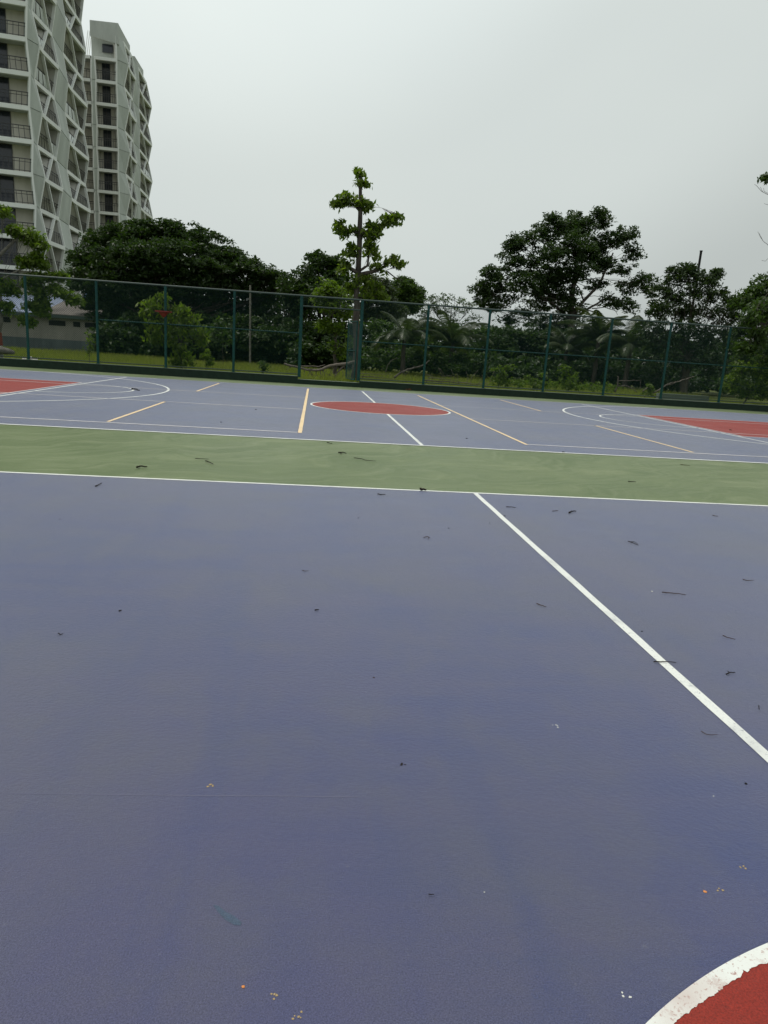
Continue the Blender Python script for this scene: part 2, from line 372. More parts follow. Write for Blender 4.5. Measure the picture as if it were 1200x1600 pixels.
for x in PX2:
    b = MB(); zb = .26 if x > -2.4 else .30
    r = .05 if x not in (-2.32, .02) else .062
    b.tube([(x, YP, zb), (x, YP, ZT-.02)], r, 12); b.box((x-.075, YP-.075, zb), (x+.075, YP+.075, zb+.012))
    o = b.build('post', M['post'], fc)
b = MB(); b.tube([(PX2[0], YP, ZT), (PX2[-1], YP, ZT)], .035, 10); b.build('top_rail', M['rail'], fc)
def wires(x0, x1, z0, z1, y, wd=.0074, pitch=.055):
    V = []; F = []
    step = pitch*math.sqrt(2)
    for s in (1, -1):
        k0 = int(math.floor((x0-(z1-z0))/step)); k1 = int(math.ceil((x1+(z1-z0))/step))
        for k in range(k0, k1+1):
            c = k*step
            # line x = c + s*(z-z0)
            ta = (x0-c)*s; tb = (x1-c)*s
            lo, hi = max(0, min(ta, tb)), min(z1-z0, max(ta, tb))
            if hi-lo < .01: continue
            p = np.array([c+s*lo, y+.003*s, z0+lo]); q = np.array([c+s*hi, y+.003*s, z0+hi])
            n = np.array([s, 0, -1])*.7071*wd/2*1.0; f = np.array([0, wd/2, 0])
            i = len(V); V += [p+n, p+f*0-n*.5+f, p-n*.5-f, q+n, q-n*.5+f, q-n*.5-f]
            F += [(i, i+1, i+4, i+3), (i+1, i+2, i+5, i+4), (i+2, i, i+3, i+5)]
    return np.array(V), np.array(F)
for i in range(len(PX2)-1):
    x0, x1 = PX2[i]+.05, PX2[i+1]-.05
    gate = abs(PX2[i]+2.32) < .01
    if gate:
        V, F = wires(x0, x1, 3.02, ZT-.04, YP); npmesh('mesh_panel', V, F, M['wire'], fc)
        b = MB(); b.tube([(x0, YP, 2.95), (x1, YP, 2.95)], .03, 8); b.build('gate_header', M['rail'], fc); continue
    V, F = wires(x0, x1, ZB-(.04 if x0 > 0 else 0), ZT-.04, YP); npmesh('mesh_panel', V, F, M['wire'], fc)
    b = MB(); zr = ZB+(-.02 if x0 > 0 else .01); b.tube([(x0, YP, zr), (x1, YP, zr)], .02, 8); b.build('bottom_rail', M['rail'], fc)
    if PX2[i] > -10 and PX2[i] < 17:
        zm = 1.93 if x0 < 0 else 1.78
        b = MB(); b.tube([(x0, YP+.032, zm), (x1, YP+.032, zm)], .022, 8); b.build('mid_rail', M['post'], fc)
# open gate leaf, swung out behind the fence
gt = empty('fence_gate', (-.06, YP+.10, .25), 'narrow chain link gate leaf standing open at the fence doorway', 'gate')
ga = Vector((-.13, YP+.13, 0)); gb = Vector((-.42, YP+1.25, 0)); gd = (gb-ga).normalized()
b = MB()
for p in (ga, gb): b.tube([(p.x, p.y, .25), (p.x, p.y, 2.55)], .024, 8)
for z in (.27, 1.4, 2.53): b.tube([(ga.x, ga.y, z), (gb.x, gb.y, z)], .02, 8)
b.build('gate_frame', M['post'], gt)
V, F = wires(0, (gb-ga).length, .29, 2.52, 0)
V2 = np.stack([ga.x+V[:, 0]*gd.x - V[:, 1]*gd.y, ga.y+V[:, 0]*gd.y+V[:, 1]*gd.x, V[:, 2]], 1)
npmesh('gate_mesh', V2, F, M['wire'], gt)
# red dish on a post
M['reddish'] = mat('red_plastic', (.22, .02, .018), .45)
dz = 2.36; dx = PX[2]
ds = empty('hanging_dish', (dx, YP-.05, dz-.2), 'small red dish with flat rim fixed on a fence post', 'dish')
b = MB(); b.tube([(dx, YP-.34, dz+.03), (dx, YP-.34, dz), (dx, YP-.34, dz-.01)], [.31, .31, .30], 24); b.build('rim', M['reddish'], ds)
b = MB(); b.tube([(dx, YP-.34, dz-.012), (dx, YP-.34, dz-.06), (dx, YP-.34, dz-.15), (dx, YP-.34, dz-.2)], [.19, .15, .08, .02], 20); b.build('bowl', M['reddish'], ds)
b = MB(); b.box((dx-.02, YP-.15, dz-.09), (dx+.02, YP-.05, dz-.06)); b.build('bracket', M['reddish'], ds)

# ------------------------------------------------------------------ towers
def plaster(name, col, amp=.12, stain=.5):
    m = mat(name, col, .85, .25)
    n1 = noise(m, .35, 5, .65, mapped(m, (1, 1, .35))); n2 = noise(m, 3.5, 5, .7, mapped(m, (1, 1, .18)))
    d = tuple(c*(1-amp*1.8) for c in col); e = tuple(c*(1+amp*.5) for c in col)
    c = ramp(m, n1, [(.3, d), (.7, e)])
    c = mixc(m, ramp(m, n2, [(.52, (0, 0, 0)), (.8, (stain,)*3)]), c, tuple(q*.62 for q in col))
    L(m, c, bsdf(m).inputs['Base Color']); return m
M['panel'] = plaster('tower_panel', (.56, .60, .56))
M['trim'] = plaster('tower_trim', (.86, .88, .85), .05, .2)
M['wall'] = plaster('tower_recess', (.68, .65, .58))
M['fin'] = plaster('tower_fin', (.58, .57, .52))
M['slab'] = plaster('tower_slab', (.52, .55, .51))
M['railm'] = mat('railing_metal', (.045, .047, .05), .5)
M['infill'] = mat('railing_white_panel', (.62, .66, .64), .35)
M['pane'] = mat('window_glass', (.018, .024, .034), .12, .6)
M['wframe'] = mat('window_frame', (.06, .062, .065), .5)
def tower(name, label, nodes, types, z0, H, nl, core_depth, white=(), crown=None, low=0):
    """nodes: [(even XY, odd XY)], types between neighbours: 'bay' or 'panel'"""
    nodes = [(Vector(a), Vector(b)) for a, b in nodes]
    mid = [(a+b)/2 for a, b in nodes]
    base = mid[len(mid)//2]
    root = empty(name, (base.x, base.y, 0), label, 'tower')
    # inward normals
    def inn(i):
        a = mid[max(i-1, 0)]; c = mid[min(i+1, len(mid)-1)]; d = (c-a).normalized()
        return Vector((-d.y, d.x))
    IN = [inn(i) for i in range(len(mid))]
    core = [mid[i]+IN[i]*1.35 for i in range(len(mid))]
    P = lambda i, k, dz=0: Vector((*(nodes[i][k % 2]), z0+H*k+dz))
    # core body
    back = [core[-1]+Vector((-.62*core_depth, core_depth)), core[0]+Vector((-3, core_depth+6))]
    poly = core+back
    b = MB(); b.prism([(p.x, p.y, -1) for p in poly], [(p.x, p.y, z0+H*(nl-(low > 0))) for p in poly])
    if low:
        pt = core[low:]+[back[0], core[low]+Vector((-.5*core_depth, core_depth))]
        b.prism([(p.x, p.y, z0+H*(nl-1)+.002) for p in pt], [(p.x, p.y, z0+H*nl) for p in pt])
    b.build('wall', M['wall'], root)
    fi = [0]
    for t_ in types: fi.append(fi[-1]+(t_ == 'panel'))
    FR = {}; PN = {}; FN = {}; sb = MB()
    gf = lambda d, k_: d.setdefault(k_, MB())
    nn = len(nodes)
    def beam(bm, p, q, wd, dp, n3, off=0):
        d = (q-p).normalized(); s = d.cross(n3).normalized()
        bm.obox(p - s*wd/2 - n3*off, q-p, s*wd, n3*dp)
    for k in range(0, nl+1):
        # slab with groove line under it
        zt = z0+H*k
        po = [P(i, k) for i in range(nn)]
        outer = [Vector((p.x, p.y)) for p in po]
        s0_ = low if k == nl else 0
        pl = outer[s0_:]+core[s0_:][::-1]
        sb.prism([(p.x, p.y, zt-.20) for p in pl], [(p.x, p.y, zt-.02) for p in pl])
        for i in range(s0_, nn-1):
            a, c = outer[i], outer[i+1]; d = (c-a).normalized(); n = Vector((-d.y, d.x)); n3 = Vector((n.x, n.y, 0))
            if types[i] == 'bay':
                gf(FR, fi[i]).obox(Vector((a.x, a.y, zt-.30))-n3*.10, Vector((c.x-a.x, c.y-a.y, 0)), n3*.24, Vector((0, 0, .34)))
    for k in range(nl):
        s1_ = low if k == nl-1 else 0
        for i in range(s1_, nn-1):
            a0, a1, c0, c1 = P(i, k), P(i, k+1), P(i+1, k), P(i+1, k+1)
            n2 = (IN[i]+IN[i+1]).normalized(); n3 = Vector((n2.x, n2.y, 0))
            if types[i] == 'panel':
                g = Vector((0, 0, .0)); g2 = Vector((0, 0, -.07)); q = [a0+g, c0+g, c1-g, a1-g]
                gf(PN, i).prism([p-n3*.06+(g2 if z_ > 1 else g2*0) for z_, p in enumerate(q)], [p+n3*.30 for p in q])
        for i in range(s1_, nn):
            left = types[i-1] if i > 0 else None; right = types[i] if i < nn-1 else None
            p, q = P(i, k), P(i, k+1); n3 = Vector((IN[i].x, IN[i].y, 0))
            if 'bay' in (left, right):
                beam(gf(FR, fi[i]), p, q, .15, .24, n3, .10)
                cb = core[i]   # cheek wall running back to the core
                e = Vector((-n3.y, n3.x, 0))*.07
                lo = [p+n3*.17-e, p+n3*.17+e, Vector((cb.x, cb.y, p.z))+n3*.1+e, Vector((cb.x, cb.y, p.z))+n3*.1-e]
                hi = [q+n3*.17-e, q+n3*.17+e, Vector((cb.x, cb.y, q.z))+n3*.1+e, Vector((cb.x, cb.y, q.z))+n3*.1-e]
                gf(FN, i).prism(lo, hi)
    [x.build('frame', M['trim'], root) for x in FR.values()]; [x.build('pilaster', M['panel'], root) for x in PN.values()]; [x.build('fin', M['fin'], root) for x in FN.values()]; sb.build('floor_slab', M['slab'], root)
    # railings and doors
    cnt = 0
    for k in range(nl):
        for i in range(nn-1):
            if types[i] != 'bay' or (k == nl-1 and i < low): continue
            t = 1.08/H
            a0 = P(i, k); c0 = P(i+1, k); a1 = P(i, k).lerp(P(i, k+1), t); c1 = P(i+1, k).lerp(P(i+1, k+1), t)
            n2 = (IN[i]+IN[i+1]).normalized(); off = Vector((n2.x, n2.y, 0))*.10
            a0 += off; c0 += off; a1 += off; c1 += off
            b = MB(); Lb = (c1-a1).length
            if Lb > .7:
                for f_ in (1.0, .78, .16):
                    b.tube([a0.lerp(a1, f_), c0.lerp(c1, f_)], .038 if f_ == 1 else .024, 5)
                nv = max(2, int(Lb/.42))
                for j in range(nv+1):
                    s = .03+.94*j/nv
                    b.tube([a0.lerp(c0, s)+Vector((0, 0, .08)), a1.lerp(c1, s)], .022, 4)
                rl = b.build('railing', M['railm'], root)
                if (k*3+i*2) in white or (k, i) in white:
                    b = MB()
                    for j in range(3):
                        s0 = .06+j*.31; s1 = s0+.24
                        q = [a0.lerp(c0, s0)+Vector((0, 0, .22)), a0.lerp(c0, s1)+Vector((0, 0, .22)), a1.lerp(c1, s1)-Vector((0, 0, .12)), a1.lerp(c1, s0)-Vector((0, 0, .12))]
                        b.prism([p-off*.35 for p in q], [p-off*.15 for p in q])
                    rr = b.build('railing_panel', M['infill'], root)
            # door in the core wall
            p, q = core[i], core[i+1]; d = (q-p); ln = d.length; d = d/ln; n = Vector((-d.y, d.x))
            if ln > 1.2:
                wdo = min(2.1, ln*.5); c = p+d*(ln*(.52 if ln > 3 else .5)); hgt = 2.3; zf = z0+H*k
                b = MB(); o = c-d*wdo/2-n*.06
                b.obox((o.x, o.y, zf), (d.x*wdo, d.y*wdo, 0), (n.x*.09, n.y*.09, 0), (0, 0, hgt)); fm = b.build('window', M['wframe'], root)
                b = MB(); hw = (wdo-.18)/2
                for j in range(2):
                    o2 = o+d*(.06+j*(hw+.06))-n*.012
                    b.obox((o2.x, o2.y, zf+.06), (d.x*hw, d.y*hw, 0), (n.x*.008, n.y*.008, 0), (0, 0, hgt-.12))
                pb = b.build('pane', M['pane'], None); pb.parent = fm
                for vv in pb.data.vertices: vv.co -= root.location
                cnt += 1
    # crown of the roof
    if crown:
        for (pts, zl, zh, th) in crown:
            b = MB()
            pts = [Vector(p) for p in pts]
            for j in range(len(pts)-1):
                a, c = pts[j], pts[j+1]; d = (c-a).normalized(); n = Vector((-d.y, d.x))*th
                e = d*0 if j == 0 else d*th
                lo = [(a.x+e.x, a.y+e.y, zl[j]), (c.x, c.y, zl[j+1]), (c.x+n.x, c.y+n.y, zl[j+1]), (a.x+e.x+n.x, a.y+e.y+n.y, zl[j])]
                hi = [(x, y, (zh[j] if q in (0, 3) else zh[j+1])) for q, (x, y, z) in enumerate(lo)]
                b.prism(lo, hi)
            b.build('parapet', M['slab'], root)
    return root
def xy(u, v, Y):
    p = at(u, v, Y); return (p.x, p.y)
# first tower: surveyed node plan
za9 = at(20, 54, 65.1).z; za4 = at(20, 317, 65.1).z
Ha = (za9-za4)/5; z0a = za9-9*Ha; print('towerA', z0a, Ha)
f1 = Vector(xy(42, 66, 65.5)); dr = Vector((math.cos(R(8)), math.sin(R(8))))
ndA = []
for s_ in (19.5, 17.8, 12.2, 9.2, 7.4, 5.6): 
    q = f1-dr*s_; ndA.append(((q.x, q.y), (q.x, q.y)))
ndA = ndA[0:3]+[ndA[5]]
q0 = f1-dr*.0
ndA.append(((q0.x+.12, q0.y), (q0.x-.05, q0.y)))
ndA.append((xy(52.5, 126, 66.8), xy(61, 76, 66.8)))
ndA.append((xy(78.5, 148, 70.2), xy(65.5, 89, 67.6)))
ndA.append((xy(83, 151, 71.1), xy(90, 103, 71.1)))
ndA.append((xy(100, 175, 75.2), xy(104.7, 126, 75.2)))
ndA.append((xy(122.5, 195, 79.9), xy(111, 130, 76.8)))
ndA.append((xy(130, 202, 81.6), xy(135, 157, 81.4)))
tyA = ['panel', 'bay', 'panel', 'bay', 'panel', 'bay', 'bay', 'panel', 'bay', 'bay']
wA = {(9, 5), (8, 5), (6, 6), (10, 5), (12, 5), (7, 8), (8, 8), (3, 9), (11, 8)}
tower('residential_tower', 'nearest pale grey green apartment tower with zigzag frames, cut by the left edge', ndA, tyA, z0a, Ha, 14, 16, wA)
zb13 = at(165, 90, 96).z; zb6 = at(165, 331, 96).z
Hb = (zb13-zb6)/7; z0b = zb13-13*Hb; print('towerB', z0b, Hb)
ndB = []
pB = Vector(xy(152, 160, 96))
for s_ in (14, 12.6, 6.0, 5.0):
    ndB.append(((pB.x-s_, 96), (pB.x-s_, 96)))
ndB = ndB[0:2]+[(( pB.x-6.2, 96), (pB.x-6.2, 96)), ((xy(143.5, 160, 96)), (xy(144.5, 160, 96))), (xy(151, 160, 96), xy(149.5, 160, 96))]
ndB.append((xy(182.5, 160, 96.2), xy(183.5, 160, 96.2)))
ndB.append((xy(193, 128, 97.5), xy(200, 93, 97.5)))
ndB.append((xy(204.5, 160, 101), xy(202, 110, 98.8)))
ndB.append((xy(206, 150, 102), xy(211, 118, 102)))
ndB.append((xy(216, 170, 105.5), xy(217.5, 170, 105.5)))
ndB.append((xy(228.5, 170, 111), xy(222, 170, 108)))
ndB.append((xy(230, 160, 113), xy(236, 160, 113)))
tyB = ['panel', 'bay', 'panel', 'bay', 'panel', 'bay', 'panel', 'bay', 'bay', 'panel', 'bay', 'bay'][1:]
hb = z0b+Hb*13
def P3(u, v, Y): p = at(u, v, Y); return p
def wall3(top, bot):
    return ([(p.x, p.y) for p in top], tuple(p.z for p in bot), tuple(p.z for p in top), .3)
crownB = [wall3([P3(140, 31, 96.0), P3(184.5, 36, 96.1), P3(203, 71, 104)], [P3(141, 56, 96.0), P3(184.5, 69, 96.1), P3(203, 79, 104)]),
          ([rpx for rpx in [(at(143, 80, 97.2).x, 97.2), (at(184, 80, 97.2).x, 97.2), (at(201, 80, 101).x, 101)]], (hb-.1,)*3, (P3(143, 54, 97.2).z, P3(184, 66, 97.2).z, P3(201, 78, 101).z), .22),
          wall3([P3(203.5, 86.5, 103), P3(211, 88, 105), P3(224, 110, 112.5)], [P3(204, 108, 103), P3(212, 114, 105), P3(224, 122, 112.5)])]
tB = tower('residential_tower', 'farther apartment tower with a sloping roof parapet, standing right of the nearest one', ndB, tyB, z0b, Hb, 14, 15,
      {(11, 7), (8, 7), (9, 10), (7, 10), (5, 7), (4, 10)}, crownB, low=5)
b = MB(); p = at(160, 81, 97); q = at(176, 70, 97)
b.box((p.x, 96.98, p.z), (q.x, 97.15, q.z)); b.build('window', M['pane'], tB)
b = MB()
for i in range(3): 
    x = at(131+3*i, 60, 98).x; b.tube([(x, 98, hb), (x+.5, 98, hb+3.4)], .04, 5)
b.build('roof_railing', M['trim'], tB)

# ------------------------------------------------------------------ low building behind the grass
SY = 56.0
M['shedwall'] = plaster('shed_wall_plaster', (.30, .29, .26), .2, .6)
M['shedplinth'] = plaster('shed_plinth_blue', (.13, .16, .165), .35, .8)
M['shedroof'] = mat('shed_roof_sheet', (.27, .33, .46), .4)
wv = N(M['shedroof'], 'ShaderNodeTexWave', Scale=2.4, Distortion=0); wv.bands_direction = 'X'
L(M['shedroof'], mapped(M['shedroof']), wv.inputs[0])
L(M['shedroof'], ramp(M['shedroof'], wv.outputs['Fac'], [(.2, (.10, .13, .20)), (.7, (.36, .42, .56))]), bsdf(M['shedroof']).inputs['Base Color'])
M['oldroof'] = plaster('shed_roof_old', (.17, .155, .14), .3, .7)
M['dark'] = mat('dark_opening', (.01, .01, .011), .9)
shx0, shx1 = at(-90, 500, SY).x, at(172, 520, SY).x
hs = empty('low_shed', ((shx0+shx1)/2, SY, 0), 'long low plastered shed with slit vents behind the grass at left', 'shed')
b = MB(); b.box((shx0, SY, -.1), (shx1, SY+6, 2.55)); b.build('wall', M['shedwall'], hs)
b = MB(); b.box((shx0-.05, SY-.05, -.1), (shx1+.05, SY-.003, .85)); b.build('plinth', M['shedplinth'], hs)
xr = at(66, 490, SY).x
for x0, x1, mm in ((shx0-.3, xr, 'shedroof'), (xr+.01, shx1+.3, 'oldroof')):
    b = MB(); b.prism([(x0, SY-.6, 2.58), (x1, SY-.6, 2.58), (x1, SY+6.3, 4.1), (x0, SY+6.3, 4.1)], [(x0, SY-.6, 2.68), (x1, SY-.6, 2.68), (x1, SY+6.3, 4.2), (x0, SY+6.3, 4.2)])
    b.build('roof', M[mm], hs)
b = MB(); b.box((shx0-.3, SY-.66, 2.40), (shx1+.3, SY-.605, 2.62)); b.build('fascia', M['rail'], hs)
for u0, u1, v0 in ((-40, -15, 495), (3, 15, 499), (34, 57, 502), (78, 101, 505), (116, 124, 507), (134, 150, 508)):
    x0, x1 = at(u0, v0, SY).x, at(u1, v0, SY).x
    f_ = MB(); f_.box((x0-.06, SY-.04, 1.86), (x1+.06, SY-.002, 2.22)); f_.box((x0, SY-.05, 1.92), (x1, SY-.041, 2.16)); f_.build('vent', M['dark'], hs)
tk = at(147, 486, 59)
M['tankblue'] = mat('tank_blue', (.015, .045, .11), .45)
tn = empty('water_tank', (tk.x, 59, 3.2), 'dark blue water tank on the shed roof beside the big tree', 'tank')
b = MB(); b.tube([(tk.x, 59, 3.22), (tk.x, 59, 3.5), (tk.x, 59, 4.35), (tk.x, 59, 4.5), (tk.x, 59, 4.55)], [.62, .66, .66, .5, .25], 20); b.build('tank_body', M['tankblue'], tn, True)
b = MB(); b.tube([(tk.x, 59, 4.551), (tk.x, 59, 4.64)], [.26, .22], 14); b.build('lid', M['tankblue'], tn)
b = MB(); b.box((tk.x-.7, 58.3, 3.1), (tk.x+.7, 59.7, 3.21)); b.build('stand', M['dark'], tn)
#@@TREES
# ------------------------------------------------------------------ vegetation builders
def leaves(centers, size, aspect=.42, up=.35, droop=0.0, jitter=.35, rng=RNG, fold=True):
    """many small leaf blades, each a folded four-point blade standing on its own"""
    n = len(centers)
    d = rng.normal(size=(n, 3)); d[:, 2] = d[:, 2]*.6 - droop; d /= np.linalg.norm(d, axis=1)[:, None]
    nn = rng.normal(size=(n, 3)); nn[:, 2] += up*3
    s = np.cross(d, nn); s /= np.linalg.norm(s, axis=1)[:, None]+1e-9
    nrm = np.cross(s, d)
    L_ = (size*(1+jitter*rng.uniform(-1, 1, n)))[:, None]; W = L_*aspect
    base = centers - d*L_*.5; tip = centers + d*L_*.5 - nrm*L_*.10
    a = centers + s*W*.5 + nrm*L_*.05; b = centers - s*W*.5 + nrm*L_*.05
    V = np.stack([base, a, tip, b], 1).reshape(-1, 3)
    F = np.arange(4*n).reshape(n, 4)
    return V, F
def clump_points(cen, rad, nsub, nleaf, sub, flat=.5, shell=.55, rng=RNG):
    """leaf centres gathered in sub-clumps inside an ellipsoid"""
    u = rng.normal(size=(nsub, 3)); u /= np.linalg.norm(u, axis=1)[:, None]
    r = rng.uniform(0, 1, nsub)**shell
    r = np.clip(r, 0, 1)[:, None]
    sc = np.array(cen)+u*r*np.array(rad)
    k = rng.normal(size=(nsub, nleaf, 3)); k /= np.linalg.norm(k, axis=2)[:, :, None]
    k *= (rng.uniform(0, 1, (nsub, nleaf))**.45)[:, :, None]
    sz = sub*rng.uniform(.6, 1.35, (nsub, 1, 1))
    k = k*sz*np.array([1, 1, flat])
    k[:, :, 2] -= .25*(k[:, :, 0]**2+k[:, :, 1]**2)/sub
    return (sc[:, None, :]+k).reshape(-1, 3), sc
def bend(p, q, n=5, sag=0.0, wob=.06, rng=random):
    p = Vector(p); q = Vector(q); ln = (q-p).length; o = []
    for i in range(n+1):
        t = i/n; c = p.lerp(q, t); c.z += sag*ln*math.sin(math.pi*t)
        if 0 < i < n: c += Vector((rng.uniform(-1, 1), rng.uniform(-1, 1), rng.uniform(-1, 1)))*wob*ln
        o.append(c)
    return o
DENS = 1.9
def taper(a, b, n): return [a+(b-a)*i/n for i in range(n+1)]
def photo_clusters(cl, Y, f=CF, dscale=.9):
    o = []
    for c in cl:
        u, v, ru, rv = c[:4]; dy = c[4] if len(c) > 4 else 0
        p = at(u, v, Y+dy); k = (Y+dy)/f*1.03
        o.append((p, (ru*k, max(ru*k*dscale, .25), rv*k)))
    return o
def tree(name, label, cat, Y, base_u, fork, cl, trunk_r, leaf, leafsize, nsub, nleaf, sub, flat=.5, bark='bark', group=None,
         twigs=4, base_z=-.05, droop=.1, aspect=.42, shell=.5, limb=.35, forks=None, extra=None, up=.35, base_pt=None):
    """fork: (u,v) where the limbs leave the trunk"""
    fk = at(fork[0], fork[1], Y)
    bx = base_pt if base_pt else (at(base_u, 560, Y).x, Y)
    root = empty(name, (bx[0], bx[1], base_z), label, cat, group)
    tk_ = MB(); n = 7
    pts = bend((bx[0], bx[1], base_z), fk, n, 0, .018); pts[-1] = fk
    rr = taper(trunk_r, trunk_r*.62, n); rr[0] = trunk_r*1.35
    tk_.tube(pts, rr, 10)
    CL = photo_clusters(cl, Y)
    allp = []
    fks = [fk]+[at(a, b_, Y) for a, b_ in (forks or [])]
    if forks:
        prev = fk; r0 = trunk_r*.62
        for i, q in enumerate(fks[1:]):
            r1 = trunk_r*(.62*(1-(i+1)/(len(fks)))+.10); tk_.tube(bend(prev, q, 3, 0, .01), taper(r0, r1, 3), 8); prev = q; r0 = r1
    for cen, rad in CL:
        P_, sc = clump_points(cen, rad, int(nsub*DENS*max(.35, min(4, rad[0]*rad[2]/ (1.2*1.2)))), nleaf, sub, flat, shell)
        allp.append(P_)
        st = min(fks, key=lambda q: (Vector(cen)-q).length + (0 if q.z < cen[2]+.3 else 3*(q.z-cen[2])))
        dst = Vector(cen)-Vector((0, 0, rad[2]*.35))
        r0 = trunk_r*limb*random.uniform(.7, 1.1)*min(1.3, max(.45, rad[0]/1.6))
        br = bend(st, dst, 5, -.06 if dst.z > st.z else .12, .035)
        tk_.tube(br, taper(r0, r0*.4, 5), 6)
        idx = RNG.choice(len(sc), min(len(sc), twigs*3), replace=False)
        for j in idx:
            s0 = br[random.choice((3, 4, 5))]
            tk_.tube(bend(s0, sc[j], 3, .03, .06), taper(r0*.34, .012, 3), 4, False)
    if extra: extra(tk_)
    tk_.build('trunk', M[bark], root, True)
    pts = np.concatenate(allp)
    V, F = leaves(pts, leafsize, aspect, up, droop)
    npmesh('crown', V, F, M[leaf], root)
    return root, len(F)
tot = 0
# great dome-shaped rain tree, left
cl = [(135,412,28,22),(165,385,32,24,1),(150,440,36,26,-1),(205,365,34,18),(248,362,36,16,1),(290,368,34,18),(325,382,32,18,1),(355,402,30,18),(385,415,28,14,-1),(410,425,26,13),(432,434,18,12),
      (190,405,42,26,-2),(240,400,44,26,-2.5),(290,405,42,26,-2),(335,425,38,22,-1),(200,445,46,26,-1),(255,445,46,24,-1.5),(310,448,42,22,-1),(370,445,38,20),(415,452,28,18,1),
      (170,478,38,22,0),(225,480,46,26,2),(285,486,46,26,2),(345,485,42,26,2),(400,486,34,26,2),(225,352,16,8,0),(268,352,14,7,0),(180,362,14,9,0),(125,432,16,18,0),(440,445,12,9,0)]
def dead(tk): pass
t, n = tree('rain_tree', 'huge wide dome crowned dark tree in front of the towers', 'tree', 56, 258, (262, 505), cl, .55, 'leaf_dark', .29, 30, 44, .58, .42, twigs=3, shell=.42, limb=.25); tot += n
# trees between the dome tree and the middle
cl = [(498,415,26,16),(480,432,24,16,1),(520,428,24,16),(462,448,24,16),(505,450,34,20,-1),(540,445,24,18),(475,475,30,22,0),(520,480,34,24,0),(495,400,12,7),(528,410,12,9),(455,465,20,16)]
t, n = tree('dark_tree', 'dark spreading tree between the dome crowned tree and the tiered young tree', 'tree', 52, 500, (500, 520), cl, .28, 'leaf_dark', .30, 26, 30, .5, .5, bark='bark'); tot += n
cl = [(455,446,22,10),(440,452,20,10),(478,455,22,12),(430,470,26,16,1),(468,480,26,20,1),(450,500,30,22,1)]
t, n = tree('grey_green_tree', 'low grey green tree behind the right end of the dome crown', 'tree', 66, 450, (450, 510), cl, .25, 'leaf_grey', .32, 22, 26, .5, .5); tot += n
cl = [(515,447,20,13),(500,462,14,10),(535,462,20,14),(520,478,22,14),(505,505,14,12),(528,512,20,18),(540,490,14,16),(532,540,18,18),(512,450,9,6)]
t, n = tree('leafy_tree', 'bright yellow green young tree seen through the open fence doorway', 'tree', 38, 524, (524, 530), cl, .11, 'leaf_light', .22, 20, 24, .36, .55); tot += n
cl = [(632,450,19,11),(620,462,19,14),(645,462,17,14),(633,474,25,13),(632,441,12,6)]
t, n = tree('round_tree', 'distant compact round dark tree right of the tiered young tree', 'tree', 95, 632, (632, 500), cl, .4, 'leaf_mid', .42, 60, 34, .7, .7, shell=.4); tot += n
cl = [(585,440,22,10),(600,452,18,10),(575,458,22,14),(600,472,22,14),(580,490,30,20,1),(612,492,24,18,1)]
t, n = tree('grey_green_tree', 'pale hazy tree directly behind the tiered young tree', 'tree', 84, 590, (590, 505), cl, .3, 'leaf_grey', .4, 24, 26, .6, .5); tot += n
cl = [(672,468,14,7),(695,466,18,7),(715,470,14,7),(732,480,12,8),(680,482,22,9),(705,486,22,9),(735,498,16,9),(665,490,16,12),(700,505,24,12),(745,508,14,9)]
t, n = tree('airy_tree', 'thin airy tree with sky showing through, left of the large right hand tree', 'tree', 62, 705, (703, 520), cl, .2, 'leaf_mid', .22, 14, 16, .5, .5, twigs=7); tot += n
# big tree at right
cl = [(875,352,26,15),(905,345,26,12,1),(935,345,18,13),(848,368,26,15),(815,378,26,14),(798,382,16,8),(960,368,20,16),(985,370,16,16),(990,395,14,10),(895,380,34,20,-1),(935,385,26,16,1),(855,400,34,20,-1),(805,408,28,20),(775,430,24,18),(757,448,20,16),(752,470,13,10),
      (780,460,28,16,1),(820,440,32,20,-1),(865,435,30,18,1),(905,420,30,18,-1),(950,415,24,14),(975,418,18,10,1),(845,468,30,15,1),(885,462,22,13),(930,445,16,9),(985,446,22,12,1),(1008,436,18,9),(955,470,20,12),(980,475,18,12,-1),(1015,452,14,14),(905,355,40,14,1.5),
      (820,490,20,10),(850,510,34,18,2),(885,500,26,18,2),(795,500,14,8),(862,340,14,7),(940,332,12,7),(772,480,14,8)]
def bare(tk):
    for pth, r in (([(893,500),(915,485),(940,470),(960,458)], .13), ([(893,495),(912,470),(935,445),(950,415),(958,395)], .16), ([(905,483),(930,488),(950,500),(965,508)], .06), ([(925,482),(945,480),(965,487)], .05), ([(893,490),(893,460),(905,430),(915,395)], .15), ([(893,500),(865,475),(840,462),(815,455)], .12), ([(940,470),(955,478),(965,492)], .04), ([(912,470),(905,450),(890,432)], .07)):
        q = [at(a, b, 58) for a, b in pth]; pts = []
        for i in range(len(q)-1): pts += bend(q[i], q[i+1], 3, 0, .03)[:-1]
        pts.append(q[-1]); tk.tube(pts, taper(r, r*.35, len(pts)-1), 6)
t, n = tree('spreading_tree', 'large dark spreading tree with visible limbs at right of the courts', 'tree', 58, 890, (893, 505), cl+[(870,430,30,16),(850,450,26,14),(890,480,26,12),(905,395,24,14),(925,400,20,12)], .42, 'leaf_dark', .25, 24, 36, .50, .5, twigs=2, extra=bare, shell=.5, limb=.11, forks=[(893, 470), (897, 440), (900, 405)]); tot += n
